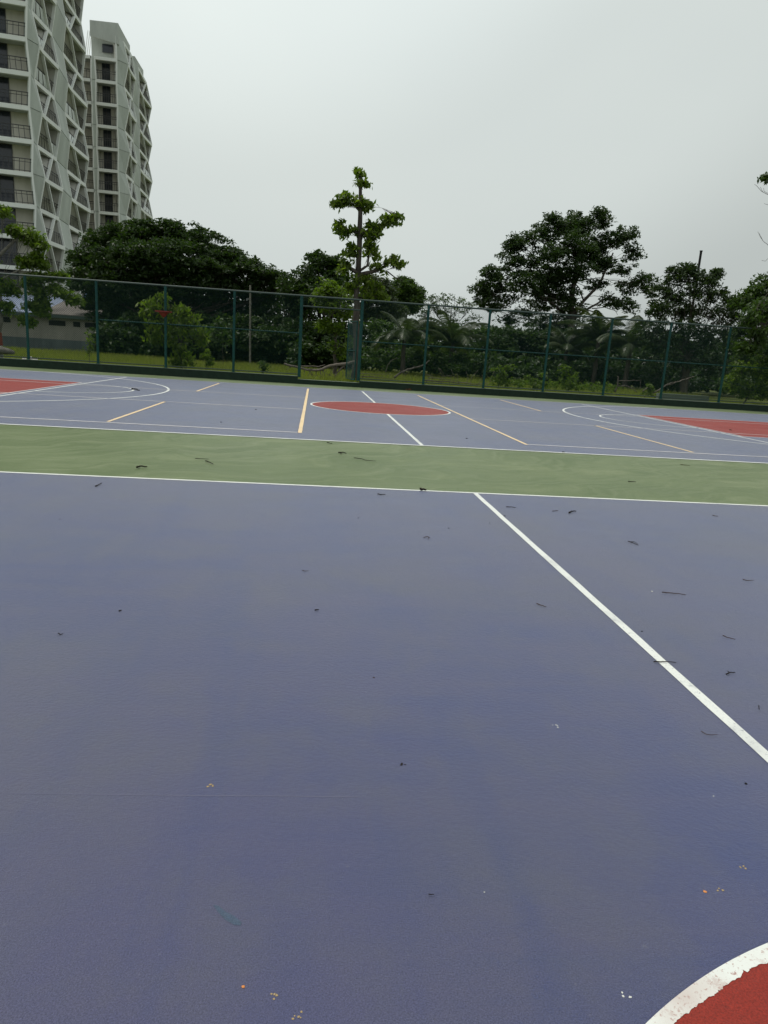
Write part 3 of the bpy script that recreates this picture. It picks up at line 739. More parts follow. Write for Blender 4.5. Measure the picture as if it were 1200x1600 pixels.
# dark tree at the right with small leaves
cl = [(1062,420,18,9),(1050,436,22,12),(1085,430,24,12),(1078,420,10,8),(1118,428,8,9),(1105,440,18,10),(1040,455,26,16),(1080,455,34,18),(1120,462,22,14),(1145,470,14,9),(1025,480,26,18),(1065,485,36,22,1),(1110,490,32,20,1),(1145,492,16,12),
      (1020,515,28,22,0),(1060,522,38,26,0),(1105,528,34,26,0),(1140,520,22,22,1),(1030,555,32,24,0),(1075,565,36,24,0),(1115,570,30,24,0),(1060,600,36,16,1),(1020,590,24,18,1)]
t, n = tree('glossy_leaved_tree', 'dark tree with small glossy leaves in front of the tall thin pole', 'tree', 42, 1075, (1075, 560), cl, .3, 'leaf_gloss', .24, 26, 26, .40, .6, twigs=2, limb=.2, aspect=.36, shell=.55, droop=.4); tot += n
# far-right tree reaching in from outside the frame
cl = [(1185,450,22,16),(1205,440,24,20),(1170,470,18,16),(1200,480,28,24),(1175,505,18,18),(1210,520,30,26),(1160,520,16,12),(1180,545,24,20),(1172,495,15,14,-2.9),(1190,525,20,18,-2.9),(1168,540,13,12,-2.8),(1195,480,20,16,-2.5),(1200,560,20,16,-2.2),(1180,470,18,14),(1195,500,24,20),(1185,575,24,18),(1160,560,16,16),(1230,470,40,40),(1260,440,45,40),(1240,540,40,40),(1280,380,50,40),(1150,475,10,6),(1290,320,50,40),(1262,282,26,16),
      (1230,278,16,5),(1206,276,10,3.2)]
def twg(tk):
    for pth, r in (([(1262,300),(1230,285),(1210,276),(1190,275)], .03), ([(1262,325),(1225,308),(1200,304),(1190,299),(1182,290),(1179,288)], .014), ([(1200,304),(1192,300),(1188,292)], .008), ([(1205,304),(1194,299),(1193,294)], .008), ([(1262,345),(1225,328),(1200,320),(1194,318)], .008),
                   ([(1262,395),(1225,388),(1200,383),(1192,376),(1186,364)], .014), ([(1192,376),(1188,370),(1184,362)], .007), ([(1262,420),(1220,400),(1200,404),(1196,408),(1190,407)], .010)):
        q = [at(a, b, 30.5) for a, b in pth]; pts = []
        for i in range(len(q)-1): pts += bend(q[i], q[i+1], 3, 0, .02)[:-1]
        pts.append(q[-1]); tk.tube(pts, taper(r, .006, len(pts)-1), 5)
t, n = tree('overhanging_tree', 'dark leafy tree at the right edge covering the last fence panels', 'tree', 30.5, 1290, (1265, 440), cl, .28, 'leaf_mid', .20, 24, 30, .34, .55, twigs=5, extra=twg, droop=.6, aspect=.4, forks=[(1264, 350), (1264, 290)], limb=.22); tot += n
# tiered young tree
cl = [(562,268,9,4.5),(570,285,9,4),(547,312,16,6),(565,322,13,7),(574,316,8,5),(535,313,9,5),(530,352,8,7),(536,362,9,5),(555,358,13,9),(570,368,12,7),(590,352,14,8),(603,343,10,7),(617,338,5,4),(585,365,10,5),(551,385,11,9),(548,397,12,6),(580,380,8,8),(580,392,7,5),
      (600,410,20,7),(617,405,12,6),(624,414,8,5),(583,352,10,5),(612,345,9,4),(526,318,7,3.5),(540,306,9,4),(590,418,14,8),(540,412,9,7),(535,420,8,6),(565,432,14,9),(568,445,12,10),(590,448,11,6),(575,462,12,7),(595,462,10,5),(545,448,8,8)]
def yt(tk):
    for pth, r in (([(563,330),(552,320),(545,318)], .05), ([(562,365),(545,360),(535,355)], .06), ([(562,368),(578,358),(595,350)], .07), ([(561,428),(545,418),(538,414)], .10), ([(561,430),(585,424),(605,415)], .10), ([(605,424),(618,434),(630,438)], .03), ([(561,424),(574,415),(576,398),(577,380)], .06), ([(561,408),(556,400),(552,390)], .05), ([(563,292),(558,290),(556,287)], .02), ([(562,465),(582,462),(597,466)], .04)):
        q = [at(a, b, 30.6) for a, b in pth]; tk.tube([x for i in range(len(q)-1) for x in bend(q[i], q[i+1], 2, 0, .02)[:-1]]+[q[-1]], taper(r, r*.45, 2*(len(q)-1)), 7)
t, n = tree('tiered_tree', 'tall slim young tree with tiered leaf clumps just behind the fence doorway', 'tree', 30.6, 556, (560, 430), cl, .18, 'leaf_fresh', .24, 13, 12, .26, .5, bark='bark', twigs=3, extra=yt, droop=.9, aspect=.42, forks=[(562, 370), (563, 325), (563, 290), (562, 266)], limb=.12); tot += n
# left edge tree, bright leaves
cl = [(35,362,16,9),(50,370,16,10),(62,380,10,8),(22,360,8,6),(4,330,7,6),(52,402,15,9),(60,410,12,8),(38,408,9,7),(85,431,16,5),(65,432,14,6),(48,440,14,8),(62,455,12,10),(85,450,14,8),(5,445,10,12),(20,452,10,8),(50,478,12,10),(66,475,10,10),(100,458,12,5),(115,468,10,5),(10,480,10,8),(40,500,9,5),(-30,360,24,20),(-50,420,30,24),(-20,400,16,14),(66,485,8,6)]
def le(tk):
    for pth, r in (([(-2,430),(-6,405),(10,388),(28,372)], .09), ([(-2,440),(15,430),(35,420),(50,412)], .05), ([(-2,450),(20,449),(50,445),(80,440)], .04), ([(40,430),(46,455),(48,478)], .02), ([(-2,410),(-20,390),(-32,370)], .07)):
        q = [at(a, b, 31) for a, b in pth]; tk.tube([x for i in range(len(q)-1) for x in bend(q[i], q[i+1], 2, 0, .03)[:-1]]+[q[-1]], taper(r, r*.45, 2*(len(q)-1)), 7)
tL, n = tree('bright_leaved_tree', 'tree with bright yellow green leaf clumps at the left edge of the view', 'tree', 31, -2, (-2, 450), cl, .14, 'leaf_light', .20, 24, 22, .26, .6, bark='bark_pale', twigs=3, extra=le, droop=.7, limb=.15); tot += n
M['redband'] = mat('trunk_band_red', (.22, .05, .03), .8); M['whiteband'] = mat('trunk_band_white', (.5, .5, .47), .8)
pb_ = at(-1, 540, 31)
for zc, h_, mm in ((.95, .26, 'redband'), (.42, .30, 'whiteband')):
    b = MB(); b.tube([(tL.location.x, 31, zc-h_), (tL.location.x, 31, zc+h_)], [.185, .165], 14, False); b.build('paint_band', M[mm], tL)
# small trees and shrubs just behind the fence
cl = [(235,472,16,9),(255,470,16,9),(225,488,14,9),(250,492,20,12),(275,478,16,10),(292,490,14,9),(275,502,18,11),(300,505,12,9),(240,508,14,8),(262,518,16,10),(290,520,12,9),(312,520,9,8),(315,530,8,8),(248,528,8,8),(275,535,12,10),(282,552,14,10),(288,565,11,8),(272,565,8,8),(240,522,7,7)]
t, n = tree('drooping_shrub', 'bushy small tree with drooping leaves behind the third fence panel', 'shrub', 31.0, 284, (282, 535), cl, .06, 'leaf_fresh', .25, 12, 13, .30, .6, droop=1.1, aspect=.34, limb=.4, twigs=4, up=.1); tot += n
def small(label, u, vt, vb, wu, Y=30, leaf='leaf_fresh', ls=.14, name='small_shrub', nl=14, k=14, sub=.14, group='small plants behind the fence'):
    h = vb-vt; cl = []
    for i in range(6):
        f_ = (i+.5)/6; cl.append((u+random.uniform(-.5, .5)*wu, vt+h*.12+h*.75*f_, wu*(.30+.22*f_), h*.13))
    return tree(name, label, 'plant', Y, u, (u, vb-h*.35), cl, .014, leaf, ls, 7, nl, sub, .8, group=group, twigs=3, droop=.2, limb=.5, base_z=0)[1]
tot += small('thin sapling with few leaves behind the second fence panel', 139, 514, 562, 16, 30, 'leaf_fresh', .13, 'sapling', 6, sub=.12)
tot += small('low leafy plant in the grass right of the drooping shrub', 322, 546, 574, 14)
tot += small('very small dark plant in the grass, midway between drooping shrub and doorway', 412, 564, 580, 9, 30, 'leaf_mid', .10)
tot += small('upright green shrub right of the third post from the doorway', 782, 566, 602, 24, 30.5, 'leaf_light')
tot += small('tall yellow green shrub right of the trunk of the large tree', 892, 566, 614, 26, 30.2, 'leaf_light', .16)
tot += small('broad low yellow green bush left of the tall yellow green shrub', 842, 580, 612, 30, 31.5, 'leaf_light', .13)
tot += small('pale plant with broad leaves behind the fourth fence panel', 348, 492, 545, 22, 40, 'leaf_mid', .36, 'broadleaf_plant', 6, sub=.3)
tot += small('small bright tuft beside the dead branches near the right end of the fence', 1012, 598, 620, 12, 30, 'leaf_light', .12)
cl = [(1160,575,22,12),(1185,570,20,14),(1150,595,22,12),(1180,595,26,14),(1200,590,20,20),(1135,605,14,8),(1165,615,26,9),(1195,612,20,12)]
t, n = tree('dense_bush', 'dense pale leaved bush under the overhanging tree at the right edge', 'bush', 29.7, 1172, (1172, 610), cl, .04, 'leaf_fresh', .13, 36, 26, .20, .6, twigs=2, limb=.3); tot += n
# ------------------------------------------------------------------ palms
def palm(label, u, v, Y, nf, ln, lean=0, th=None, group='young coconut palms behind the fence'):
    top = at(u, v, Y); root = empty('palm', (top.x-lean, Y, -.05), label, 'palm', group)
    b = MB(); b.tube(bend((top.x-lean, Y, -.05), top, 6, 0, .01), taper(.17, .12, 6), 10); b.build('trunk', M['bark'], root, True)
    for k in range(nf):
        az = 2*math.pi*k/nf+random.uniform(-.25, .25); el = random.choice((.25, .6, .95, 1.2))+random.uniform(-.1, .1)
        L_ = ln*random.uniform(.8, 1.12); pts = []; p = top.copy(); e = el; h = Vector((math.cos(az), math.sin(az), 0)); ns = 22
        for i in range(ns+1):
            pts.append(p.copy()); p = p+(h*math.cos(e)+Vector((0, 0, math.sin(e))))*(L_/ns); e -= (1.35+.5*(1-el))/ns*(.4+1.4*i/ns)
        mb = MB(); mb.tube(pts, taper(.03, .008, ns), 4)
        side = Vector((-h.y, h.x, 0))
        for i in range(2, ns*3):
            t_ = i/(ns*3); j = min(ns-1, int(t_*ns)); c = pts[j].lerp(pts[j+1], t_*ns-j); d = (pts[j+1]-pts[j]).normalized()
            l = .78*L_/3.2*math.sin(math.pi*(t_*.86+.12))**.6; l = max(.12, l)
            for sg in (-1, 1):
                dirn = (side*sg*.85+d*.55+Vector((0, 0, -.38+random.uniform(-.12, .12)))).normalized()
                w_ = d*.026; mid_ = c+dirn*l*.5+Vector((0, 0, .02*random.random())); tip = c+dirn*l+Vector((0, 0, -.18*l))
                mb.add([c-w_, c+w_, mid_+w_*.9, tip, mid_-w_*.9], [(0, 1, 2, 3, 4)])
        mb.build('frond', M['frond'], root)
palm('coconut palm with fanned fronds right of the tiered young tree', 632, 528, 46, 13, 3.0)
palm('coconut palm below the thin airy tree', 708, 536, 48, 12, 3.0, .2)
palm('coconut palm with drooping yellowish fronds under the right side of the large tree', 935, 530, 46, 13, 2.9)
palm('coconut palm partly hidden by the glossy leaved tree', 985, 540, 44, 12, 2.8)
palm('low palm at the foot of the large spreading tree', 885, 548, 47, 10, 2.4)
# ------------------------------------------------------------------ dense undergrowth behind
def thicket(name, label, cl, Y, leaf, ls, nsub, nleaf, sub, group=None):
    global tot
    pts = [clump_points(c, r, int(nsub*max(.5, r[0]*r[2])), nleaf, sub, .6, .5)[0] for c, r in photo_clusters(cl, Y)]
    V, F = leaves(np.concatenate(pts), ls, .45, .35, .1); tot += len(F)
    o = npmesh(name, V, F, M[leaf]); tag(o, label, 'undergrowth', None, 'stuff'); return o
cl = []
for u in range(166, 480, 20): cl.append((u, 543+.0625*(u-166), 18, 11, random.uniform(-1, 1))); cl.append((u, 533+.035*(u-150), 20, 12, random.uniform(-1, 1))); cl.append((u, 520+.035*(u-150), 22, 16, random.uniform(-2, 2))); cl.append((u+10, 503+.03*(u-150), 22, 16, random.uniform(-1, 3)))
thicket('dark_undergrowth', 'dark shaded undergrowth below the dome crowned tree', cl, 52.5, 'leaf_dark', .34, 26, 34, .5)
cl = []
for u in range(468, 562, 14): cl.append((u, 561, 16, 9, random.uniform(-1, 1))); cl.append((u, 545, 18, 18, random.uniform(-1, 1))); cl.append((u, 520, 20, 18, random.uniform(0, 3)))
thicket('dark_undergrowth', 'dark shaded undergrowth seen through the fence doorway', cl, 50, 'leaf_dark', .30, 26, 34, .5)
cl = []
for u in range(566, 800, 15): cl.append((u, 566+.0625*(u-570), 15, 9, random.uniform(-4, -1))); cl.append((u, 554+.05*(u-570), 16, 12, random.uniform(-3, 1))); cl.append((u, 530+.05*(u-570), 18, 14, random.uniform(1, 4))); cl.append((u+8, 512+.055*(u-570), 18, 12, random.uniform(3, 8)))
thicket('mixed_undergrowth', 'mid green undergrowth around the coconut palms', cl, 50, 'leaf_mid', .28, 24, 30, .45)
cl = []
for u in range(770, 1240, 16): cl.append((u, 579+.0625*(u-770), 18, 10, random.uniform(-6, -1))); cl.append((u, 570+.06*(u-770), 20, 16, random.uniform(-4, 0))); cl.append((u, 546+.06*(u-770), 22, 18, random.uniform(1, 4))); cl.append((u, 524+.06*(u-770), 22, 16, random.uniform(2, 6)))
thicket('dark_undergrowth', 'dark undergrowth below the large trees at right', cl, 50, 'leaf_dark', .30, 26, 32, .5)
cl = []
for u in range(-200, 1500, 40): cl.append((u, 508+.066*u, 34, 11, random.uniform(-4, 4)))
thicket('far_woodland', 'far line of woodland closing the horizon', cl, 100, 'leaf_grey', .6, 16, 30, 1.0)
# low weeds along the foot of the fence, right half
pts = []
for u in range(770, 960, 9): pts.append(clump_points(at(u, 596+.055*(u-780), 30.5+random.uniform(-.5, 1.5)), (.35, .4, .22), 12, 12, .16)[0])
V, F = leaves(np.concatenate(pts), .11, .4, .3, 0); o = npmesh('weeds', V, F, M['leaf_light']); tag(o, 'yellow green weeds along the foot of the fence', 'weeds', None, 'stuff')
# ------------------------------------------------------------------ grass
def grass(name, label, x0, x1, y0, y1, n, h0, h1, wd, m):
    x = RNG.uniform(x0, x1, n); y = y0+(y1-y0)*RNG.uniform(0, 1, n)**1.5
    k = np.sin(x*.7+np.sin(y*.5)*2)*.5+np.sin(y*.9+x*.23)*.5
    h = RNG.uniform(h0, h1, n)*(1+.35*k)
    a = RNG.uniform(0, math.pi, n); dx = np.cos(a)*wd/2; dy = np.sin(a)*wd/2
    lx = RNG.normal(0, .35, n)*h; ly = RNG.normal(0, .35, n)*h; z = np.full(n, -.04)
    V = np.stack([np.stack([x-dx, y-dy, z], 1), np.stack([x+dx, y+dy, z], 1), np.stack([x+lx, y+ly, z+h], 1)], 1).reshape(-1, 3)
    o = npmesh(name, V, np.arange(3*n).reshape(n, 3), m); tag(o, label, 'grass', None, 'stuff')
grass('grass', 'sunlit yellow green rough grass behind the fence', -27, 20, 28.6, 55, 150000, .12, .34, .035, M['grass'])
print('leaf faces', tot)

# ------------------------------------------------------------------ thin pole behind the right tree
p0, p1 = at(1080, 560, 47), at(1095.5, 393, 47)
pl = empty('thin_pole', (p1.x, 47, 0), 'tall thin bare pole rising above the glossy leaved tree', 'pole')
b = MB(); b.tube([(p1.x, 47, -.05), (p1.x, 47, p1.z*.6), (p1.x, 47, p1.z)], [.09, .085, .08], 8); b.build('shaft', M['dark'], pl)
b = MB(); b.tube([(p1.x, 47, p1.z), (p1.x, 47, p1.z+.06)], [.1, .1], 8); b.build('cap', M['dark'], pl)
p1 = at(391, 447, 50)
pl = empty('wooden_post', (p1.x, 50, 0), 'pale weathered post standing in shade left of the doorway', 'post')
b = MB(); b.tube([(p1.x+.1, 50, -.05), (p1.x, 50, p1.z)], [.07, .06], 8); b.build('shaft', M['bark_pale'], pl)
b = MB(); b.tube([(p1.x, 50, p1.z), (p1.x, 50, p1.z+.05)], [.07, .05], 8); b.build('cap', M['bark_pale'], pl)

# ------------------------------------------------------------------ fallen branches behind the fence
def branchy(name, label, paths, Y, m='deadwood', group='dead branches behind the fence'):
    b = MB()
    for pth, r in paths:
        q = [at(a, v, Y+(c[0] if (c := rest) else 0)) for a, v, *rest in pth]; pts = []
        for i in range(len(q)-1): pts += bend(q[i], q[i+1], 3, 0, .04)[:-1]
        pts.append(q[-1]); b.tube(pts, taper(r, r*.5, len(pts)-1), 6)
    c = Vector((0, 0, 0)); n = len(b.v)
    for v in b.v: c += Vector(v)
    c /= n; c.z = 0
    o = b.build(name, M[m], None, True, origin=c); return tag(o, label, 'branch', group)
branchy('fallen_branch', 'long forked grey dead branch lying across the fence doorway',
 [([(556,565),(545,568),(525,570),(512,573),(500,578),(480,578),(466,574),(452,571),(444,568)], .085), ([(470,572),(498,573),(508,570)], .03), ([(538,571),(530,579),(526,583)], .05), ([(505,576),(508,588)], .02), ([(500,578),(502,590)], .02), ([(494,578),(494,592)], .018), ([(520,573),(514,586),(524,590)], .015), ([(455,573),(447,578)], .02), ([(484,578),(490,590)], .018), ([(526,583),(521,594)], .03)]+[([(470+i*5.2, 576-i*.3), (470+i*5.2+random.uniform(-5, 5), 583+random.uniform(-3, 3)), (470+i*5.2+random.uniform(-8, 8), 591+random.uniform(-4, 2))], .012) for i in range(15)], 30.2)
branchy('fallen_branch', 'dark slanting dead branch in the panel right of the doorway',
 [([(616,590),(625,583),(637,577),(655,573),(665,569),(671,563)], .05), ([(640,577),(632,588)], .02), ([(655,574),(645,572)], .015)], 30.6)
branchy('fallen_branch', 'thin pale upright dead stick near the coconut palm', [([(602,582),(606,570),(612,563),(620,559)], .018), ([(606,570),(603,574)], .01)], 30.4)
branchy('fallen_branch', 'tangle of thin dark dead twigs against the second panel right of the doorway',
 [([(665+i*9+random.uniform(-4, 4), 597+i*.7), (668+i*9+random.uniform(-9, 9), 588+i*.6+random.uniform(-4, 3)), (670+i*9+random.uniform(-16, 16), 580+i*.6+random.uniform(-7, 5))], .013) for i in range(11)]+[([(662,594),(700,596),(738,600),(760,598)], .03), ([(668,590),(690,592),(720,597)], .02)], 30.0)
branchy('fallen_branch', 'low row of dark broken brushwood just right of the doorway',
 [([(564,588),(590,590),(620,592)], .02), ([(562,583),(585,585),(612,584)], .012)]+[([(566+i*6, 590), (567+i*6+random.uniform(-2, 2), 584)], .01) for i in range(9)], 29.6)
branchy('fallen_branch', 'pale broken upright dead limb in the third panel from the right',
 [([(961,613),(965,603),(966,590),(965,588)], .04), ([(966,595),(985,595),(1002,594)], .02), ([(966,603),(980,603),(990,608),(995,613)], .03), ([(1001,596),(1001,606)], .015)], 29.8)
branchy('fallen_branch', 'long low dead limb crossing behind the second post from the right',
 [([(1020,614),(1030,609),(1042,601),(1052,597)], .035), ([(1004,612),(1012,605)], .03), ([(1042,602),(1062,596),(1078,590),(1085,588)], .03)], 29.8)
b = MB(); p = at(1065, 612, 30.6); b.box((p.x-1.1, 30.5, 0), (p.x+1.3, 30.75, .42)); o = b.build('garden_wall', M['kerbtop'], None, origin=(p.x, 30.6, 0)); tag(o, 'short piece of low rough wall behind the right fence panels', 'wall')
b = MB()
q = [at(a, v, 30) for a, v in ((-14, 548), (0, 547), (12, 549), (22, 551))]; b.tube(q, [.14, .16, .13, .07], 9); o = b.build('cut_log', M['bark_pale'], None, True, origin=(q[1].x, 30, 0)); tag(o, 'pale cut log on the ground at the left edge behind the fence', 'log')

# ------------------------------------------------------------------ small litter lying on the courts
M['twig'] = mat('twig_dark', (.022, .018, .014), .9, .1); M['twig2'] = mat('twig_brown', (.07, .045, .03), .9, .1)
M['tan'] = mat('crumb_tan', (.36, .27, .15), .9, .1); M['orangebit'] = mat('crumb_orange', (.62, .25, .09), .8, .1); M['whitebit'] = mat('chip_white', (.62, .62, .58), .8, .1)
M['black'] = mat('pebble_black', (.012, .012, .012), .8, .2)
M['silver'] = mat('scrap_silver', (.6, .62, .62), .4)
def twig(label, pts, th=None, m='twig', name='twig', fork=None):
    P_ = [gp(u, v) for u, v in pts]; c = sum(P_, Vector())/len(P_)
    d = (c-Vector((CX, 0, 0))).length; r = th*.72 if th else max(.0022, .00030*d)
    b = MB(); q = []
    for i in range(len(P_)-1): q += bend(P_[i], P_[i+1], 3, 0, .05)[:-1]
    q.append(P_[-1])
    for i, x in enumerate(q): x.z = .0078+r+(.25*r*math.sin(i*2.1))+.001
    b.tube(q, taper(r, r*.55, len(q)-1), 6)
    if fork:
        f = [gp(u, v) for u, v in fork]
        for x in f: x.z = .009+r
        b.tube(f, taper(r*.8, r*.4, len(f)-1), 5)
    tag(b.build(name, M[m], None, True, origin=(c.x, c.y, .006)), label, 'twig', 'twigs scattered over the courts')
def crumb(label, u, v, w, m, name='crumb', cat='crumb', flat=.5, n=1, spread=1.5, group='crumbs and chips on the courts'):
    """w: width in photo pixels; a small irregular lump or a few flakes"""
    p = gp(u, v, .0065); q = gp(u+w, v, .0065); s = (q-p).length; b = MB()
    for k in range(n):
        c = p+Vector((random.uniform(-1, 1), random.uniform(-1, 1), 0))*s*spread*(n > 1); rr = s*.5*random.uniform(.6, 1)
        m_ = 9; a0 = random.uniform(0, 6); h = rr*flat; e = [random.uniform(.65, 1.15) for _ in range(m_)]
        lo = [(c.x+rr*e[i]*math.cos(a0+6.283*i/m_), c.y+rr*e[i]*math.sin(a0+6.283*i/m_), (.0045 if m not in ('x',) else 0)) for i in range(m_)]
        mi = [(c.x+rr*.85*e[i]*math.cos(a0+6.283*i/m_), c.y+rr*.85*e[i]*math.sin(a0+6.283*i/m_), (.0045 if m not in ('x',) else 0)+h*.7) for i in range(m_)]
        v = lo+mi+[(c.x+rr*.1, c.y, (.0045 if m not in ('x',) else 0)+h)]
        b.add(v, [(i, (i+1) % m_, m_+(i+1) % m_, m_+i) for i in range(m_)]+[(m_+i, m_+(i+1) % m_, 2*m_) for i in range(m_)]+[tuple(range(m_))[::-1]])
    tag(b.build(name, M[m], None, True, origin=(p.x, p.y, .0045)), label, cat, group)
twig('thick short black twig on the left part of the green strip', [(214,733),(219,731),(230,732)], .015)
twig('thin straight twig on the green strip right of the thick black one', [(305,718),(314,718.5),(326,719)], .006)
twig('short crooked twig just below the thin straight one on the green strip', [(321,722),(327,724),(333,727)], .009)
twig('long thin bent twig in the middle of the green strip', [(553,717),(563,718),(574,721),(587,722)], .007)
twig('small dark forked twig on the green strip above the long bent one', [(529,709),(535,708.5),(541,710)], .012, fork=[(535,708.5),(531,711)])
twig('tiny twig near the far white line, left of centre', [(511,693),(519,694.5)], .010)
twig('dark straight twig at the right of the green strip', [(981,754),(987,754.5),(993,754.5)], .009)
twig('faint thin twig on the green strip near the far line at right', [(1063,727),(1072,728),(1078,729)], .006, 'twig2')
twig('thick chunk of bark lying across the near white line', [(656,767.5),(660,768),(666,768.5)], .020, name='bark_chunk')
twig('small crooked twig below the white line at far left of the near court', [(149,762),(154,760),(159,757)], .008)
twig('short dark twig below the white line, left of the centre line', [(590,774),(596,775),(602,774.5)], .008)
twig('thin twig just right of the start of the centre line', [(791,794),(798,794),(806,795)], .006)
twig('curved black twig right of the centre line start', [(889,804),(892,801.5),(896,801),(900,801)], .010)
twig('faint short twig left of the curved black twig', [(863,800.5),(868,800),(872,799.5)], .005, 'twig2')
twig('forked twig on the upper right of the near court', [(981,848),(988,850),(997,854)], .005, fork=[(984,849),(990,848.5),(996,852)])
twig('small curled twig left of the centre line', [(662,842),(667,840.5),(671,842),(669,845)], .004, 'twig2')
twig('long straight brown twig on the right of the near court', [(1034,928),(1045,929),(1058,930),(1071,932)], .0045, 'twig2')
twig('short twig close to the left side of the centre line', [(838,946),(845,948.5),(853,951)], .004, 'twig2')
twig('bowed twig near the right edge below the long brown one', [(1129,996),(1136,999),(1148,1002)], .0035, 'twig2')
twig('straight black twig crossing the white centre line', [(1021,1037.5),(1035,1037),(1056,1038.5)], .0040)
twig('small knotted black twig near the right edge', [(1134,1057),(1139,1054.5),(1148,1054)], .0045, fork=[(1139,1054.5),(1136,1052)])
twig('thin twig at the right edge beside the end of the centre line', [(1185,1106),(1185.5,1112)], .003)
twig('faint curled twig left of the lower centre line', [(1095,1146),(1103,1151),(1112,1152),(1120,1151)], .002, 'twig2')
twig('short twig on the right, below the green strip', [(1113,807),(1118,808),(1122,808.5)], .005, 'twig2')
twig('slim grey twig near the middle of the near court', [(472,893.5),(477,895),(482,894)], .003, 'twig2')
twig('short twig right of the long brown one', [(1160,908),(1168,909.5),(1177,909)], .004, 'twig2')
twig('v shaped dark twig on the left part of the near court', [(91,993),(95,995),(99,993.5)], .0035)
twig('dark dried stalk near the left side of the near court', [(186,958.5),(190,957)], .0055)
twig('short black stalk at the middle of the near court', [(492,957),(498,956)], .0060)
twig('black seed pod in the lower middle of the near court', [(669,1402.5),(673,1402.8),(678,1402.5)], .0020, name='seed_pod')
twig('dark twig on the far court close to the left arc', [(206,609.5),(211,609.5),(218,611.5)], .030)
for lab, u, v, w_, mm in (('dark dot upper left of the near court', 94, 811, 3, 'black'), ('dark dot below the white line in the middle', 560, 809, 3, 'black'), ('black dot left of the centre line start', 701, 825, 3, 'black'),
    ('dark crumb touching the right side of the centre line near its start', 788, 806, 4, 'black'), ('small dark dot left of the lower centre line', 1003, 986, 3, 'black'), ('brown crumb in the middle of the near court', 584, 1058, 5, 'twig2'),
    ('round black pebble near the right edge below the centre line', 1166, 1224, 5, 'black'), ('little pale topped pebble in the lower middle', 757, 1393, 4, 'whitebit'), ('dark dot on the far court left of the orange line', 345, 659.5, 4, 'black'),
    ('dark crumb on the far white line right of centre', 880, 706.5, 5, 'black'), ('dark dot on the far court between the orange lines', 729, 685, 4, 'black'), ('dark dot on the far court left of the red circle', 400, 640, 4, 'black'),
    ('bright white crumb right of the centre line', 1019, 924, 4, 'whitebit'), ('tiny white crumb below the right of the green strip', 1044, 911, 2, 'whitebit'), ('dark crumb right of the bark chunk', 765, 817, 3, 'black'), ('brown crumb on the red key at right', 1141, 672, 4, 'twig2')):
    crumb(lab, u, v, w_, mm, 'pebble' if mm != 'twig2' else 'crumb', 'crumb')
crumb('bright orange crumb near the bottom left', 380, 1541, 10, 'orangebit', flat=.35)
crumb('orange brown leaf fragment near the right edge', 1102, 1392, 7, 'orangebit', 'leaf_fragment', 'leaf', .15)
crumb('pair of pale tan flakes beside the orange fragment', 1125, 1390, 5, 'tan', 'flakes', 'flakes', .15, 3, 1.0)
crumb('tan flakes above the orange fragment at right', 1160, 1355, 4, 'tan', 'flakes', 'flakes', .15, 5, 1.3)
crumb('group of small white chips in the middle right', 867, 1134, 3, 'whitebit', 'chips', 'chips', .3, 4, 1.6)
crumb('white chips left of the red circle at the bottom', 978, 1552, 5, 'whitebit', 'chips', 'chips', .2, 4, 1.2)
crumb('crushed tan leaf left of centre', 330, 1225, 6, 'tan', 'leaf_fragment', 'leaf', .12, 5, .9)
crumb('crushed dark green crumbs in the lower middle', 629, 1193, 4, 'twig', 'crumbs', 'crumbs', .15, 8, 1.0)
crumb('pale flat smear of dried mud near the bottom', 428, 1556, 6, 'tan', 'mud_flake', 'flakes', .08, 4, .8)
crumb('pale flakes at the bottom edge left of centre', 464, 1585, 5, 'tan', 'flakes', 'flakes', .08, 5, 1.4)
crumb('small pale chip near the upper right of the bottom quarter', 1115, 1243, 4, 'whitebit', 'chips', 'chips', .3)
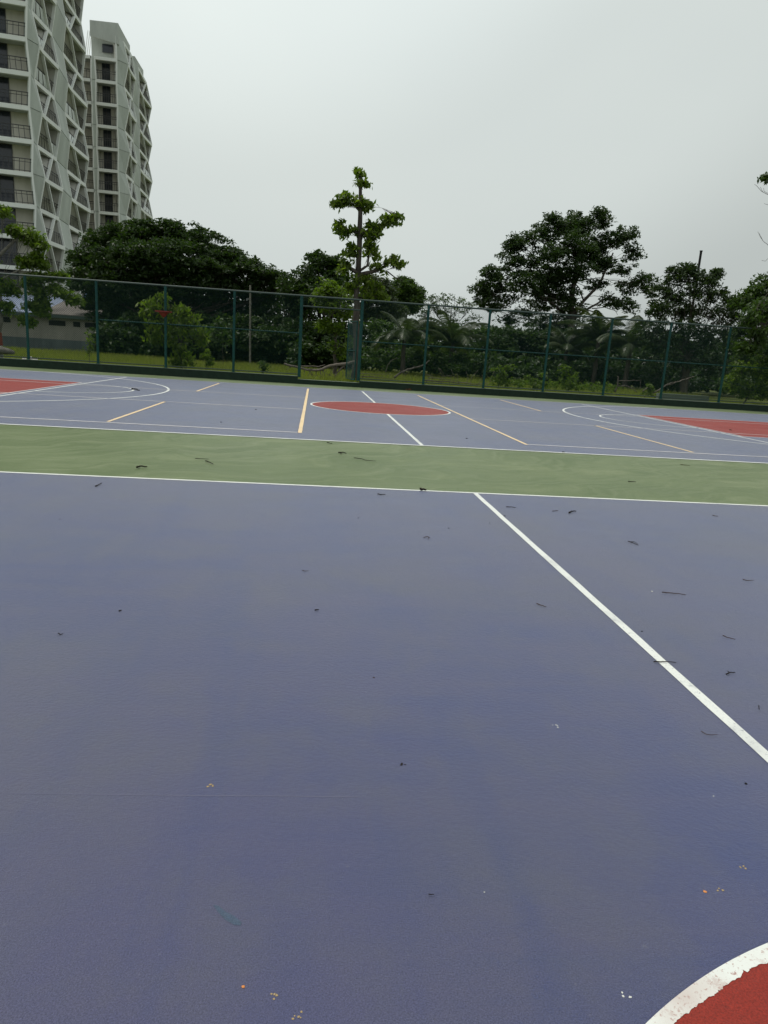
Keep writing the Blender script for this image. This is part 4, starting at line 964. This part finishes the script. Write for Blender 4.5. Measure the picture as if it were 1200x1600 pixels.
# dry leaves and scraps by the kerb
def litter(name, label, u0, v0, u1, v1, n, size, m, cat='leaves'):
    a, b_ = gp(u0, v0), gp(u1, v1); t_ = RNG.uniform(0, 1, n)[:, None]
    c = np.array(a)[None]*(1-t_)+np.array(b_)[None]*t_+RNG.normal(size=(n, 3))*np.array([.06, .10, 0]); c[:, 2] = .012+np.abs(RNG.normal(0, .025, n))+size*.2
    V, F = leaves(c, size, .5, .8, 0); V[:, 2] = np.maximum(V[:, 2], .006); o = npmesh(name, V, F, M[m]); tag(o, label, cat, None, 'stuff')
litter('dry_leaves', 'reddish brown dry leaves heaped along the kerb right of the doorway', 608, 607, 642, 610.5, 160, .07, 'litter')
litter('dry_leaves', 'brown leaf litter in the right corner by the kerb', 1162, 634, 1215, 641, 260, .07, 'litter')
litter('dry_leaves', 'few dry leaves near the kerb at left of the third post', 188, 580, 206, 582.5, 14, .06, 'litter')
crumb('dark clod near the kerb behind the left court', 140, 578.5, 7, 'twig2', 'clod', 'clod', .8, group=None)
def scrap(label, u, v, s):
    p = gp(u, v, .01); b = MB(); v_ = []
    for i in range(5):
        for j in range(3): v_.append((p.x+(i-2)*s*.5+random.uniform(-.2, .2)*s, p.y+(j-1)*s*.6, .016+random.uniform(0, .45)*s))
    lo = v_; hi = [(x, y, z+.004) for x, y, z in v_]; f = []
    for i in range(4):
        for j in range(2): q = (i*3+j, (i+1)*3+j, (i+1)*3+j+1, i*3+j+1); f += [tuple(k+15 for k in q), q[::-1]]
    b.add(lo+hi, f); tag(b.build('plastic_scrap', M['silver'], None, False, origin=(p.x, p.y, .01)), label, 'scrap')
scrap('crumpled silvery plastic scrap near the kerb at right', 1065, 634.5, .09)
for i, (u, v, s) in enumerate(((48, 557, .10), (55, 558.5, .08), (38, 556.5, .07))):
    p = at(u, v, 28.6); b = MB(); m_ = 8; e = [random.uniform(.8, 1.15) for _ in range(m_)]
    rings = [[(p.x+s*r_*e[k]*math.cos(.785*k), 28.6+s*r_*e[k]*math.sin(.785*k), z) for k in range(m_)] for r_, z in ((1, -.03), (1.05, .3+s*.2), (.6, .3+s*.9))]
    b.prism(rings[0], rings[1]); b.prism([(x, y, z+.001) for x, y, z in rings[1]], rings[2])
    tag(b.build('white_stone', M['whitebit'], None, True, origin=(p.x, 28.6, 0)), ('largest of the three white stones behind the kerb at left', 'right one of the three white stones behind the kerb at left', 'smallest, leftmost of the three white stones behind the kerb')[i], 'stone', 'white stones behind the kerb')
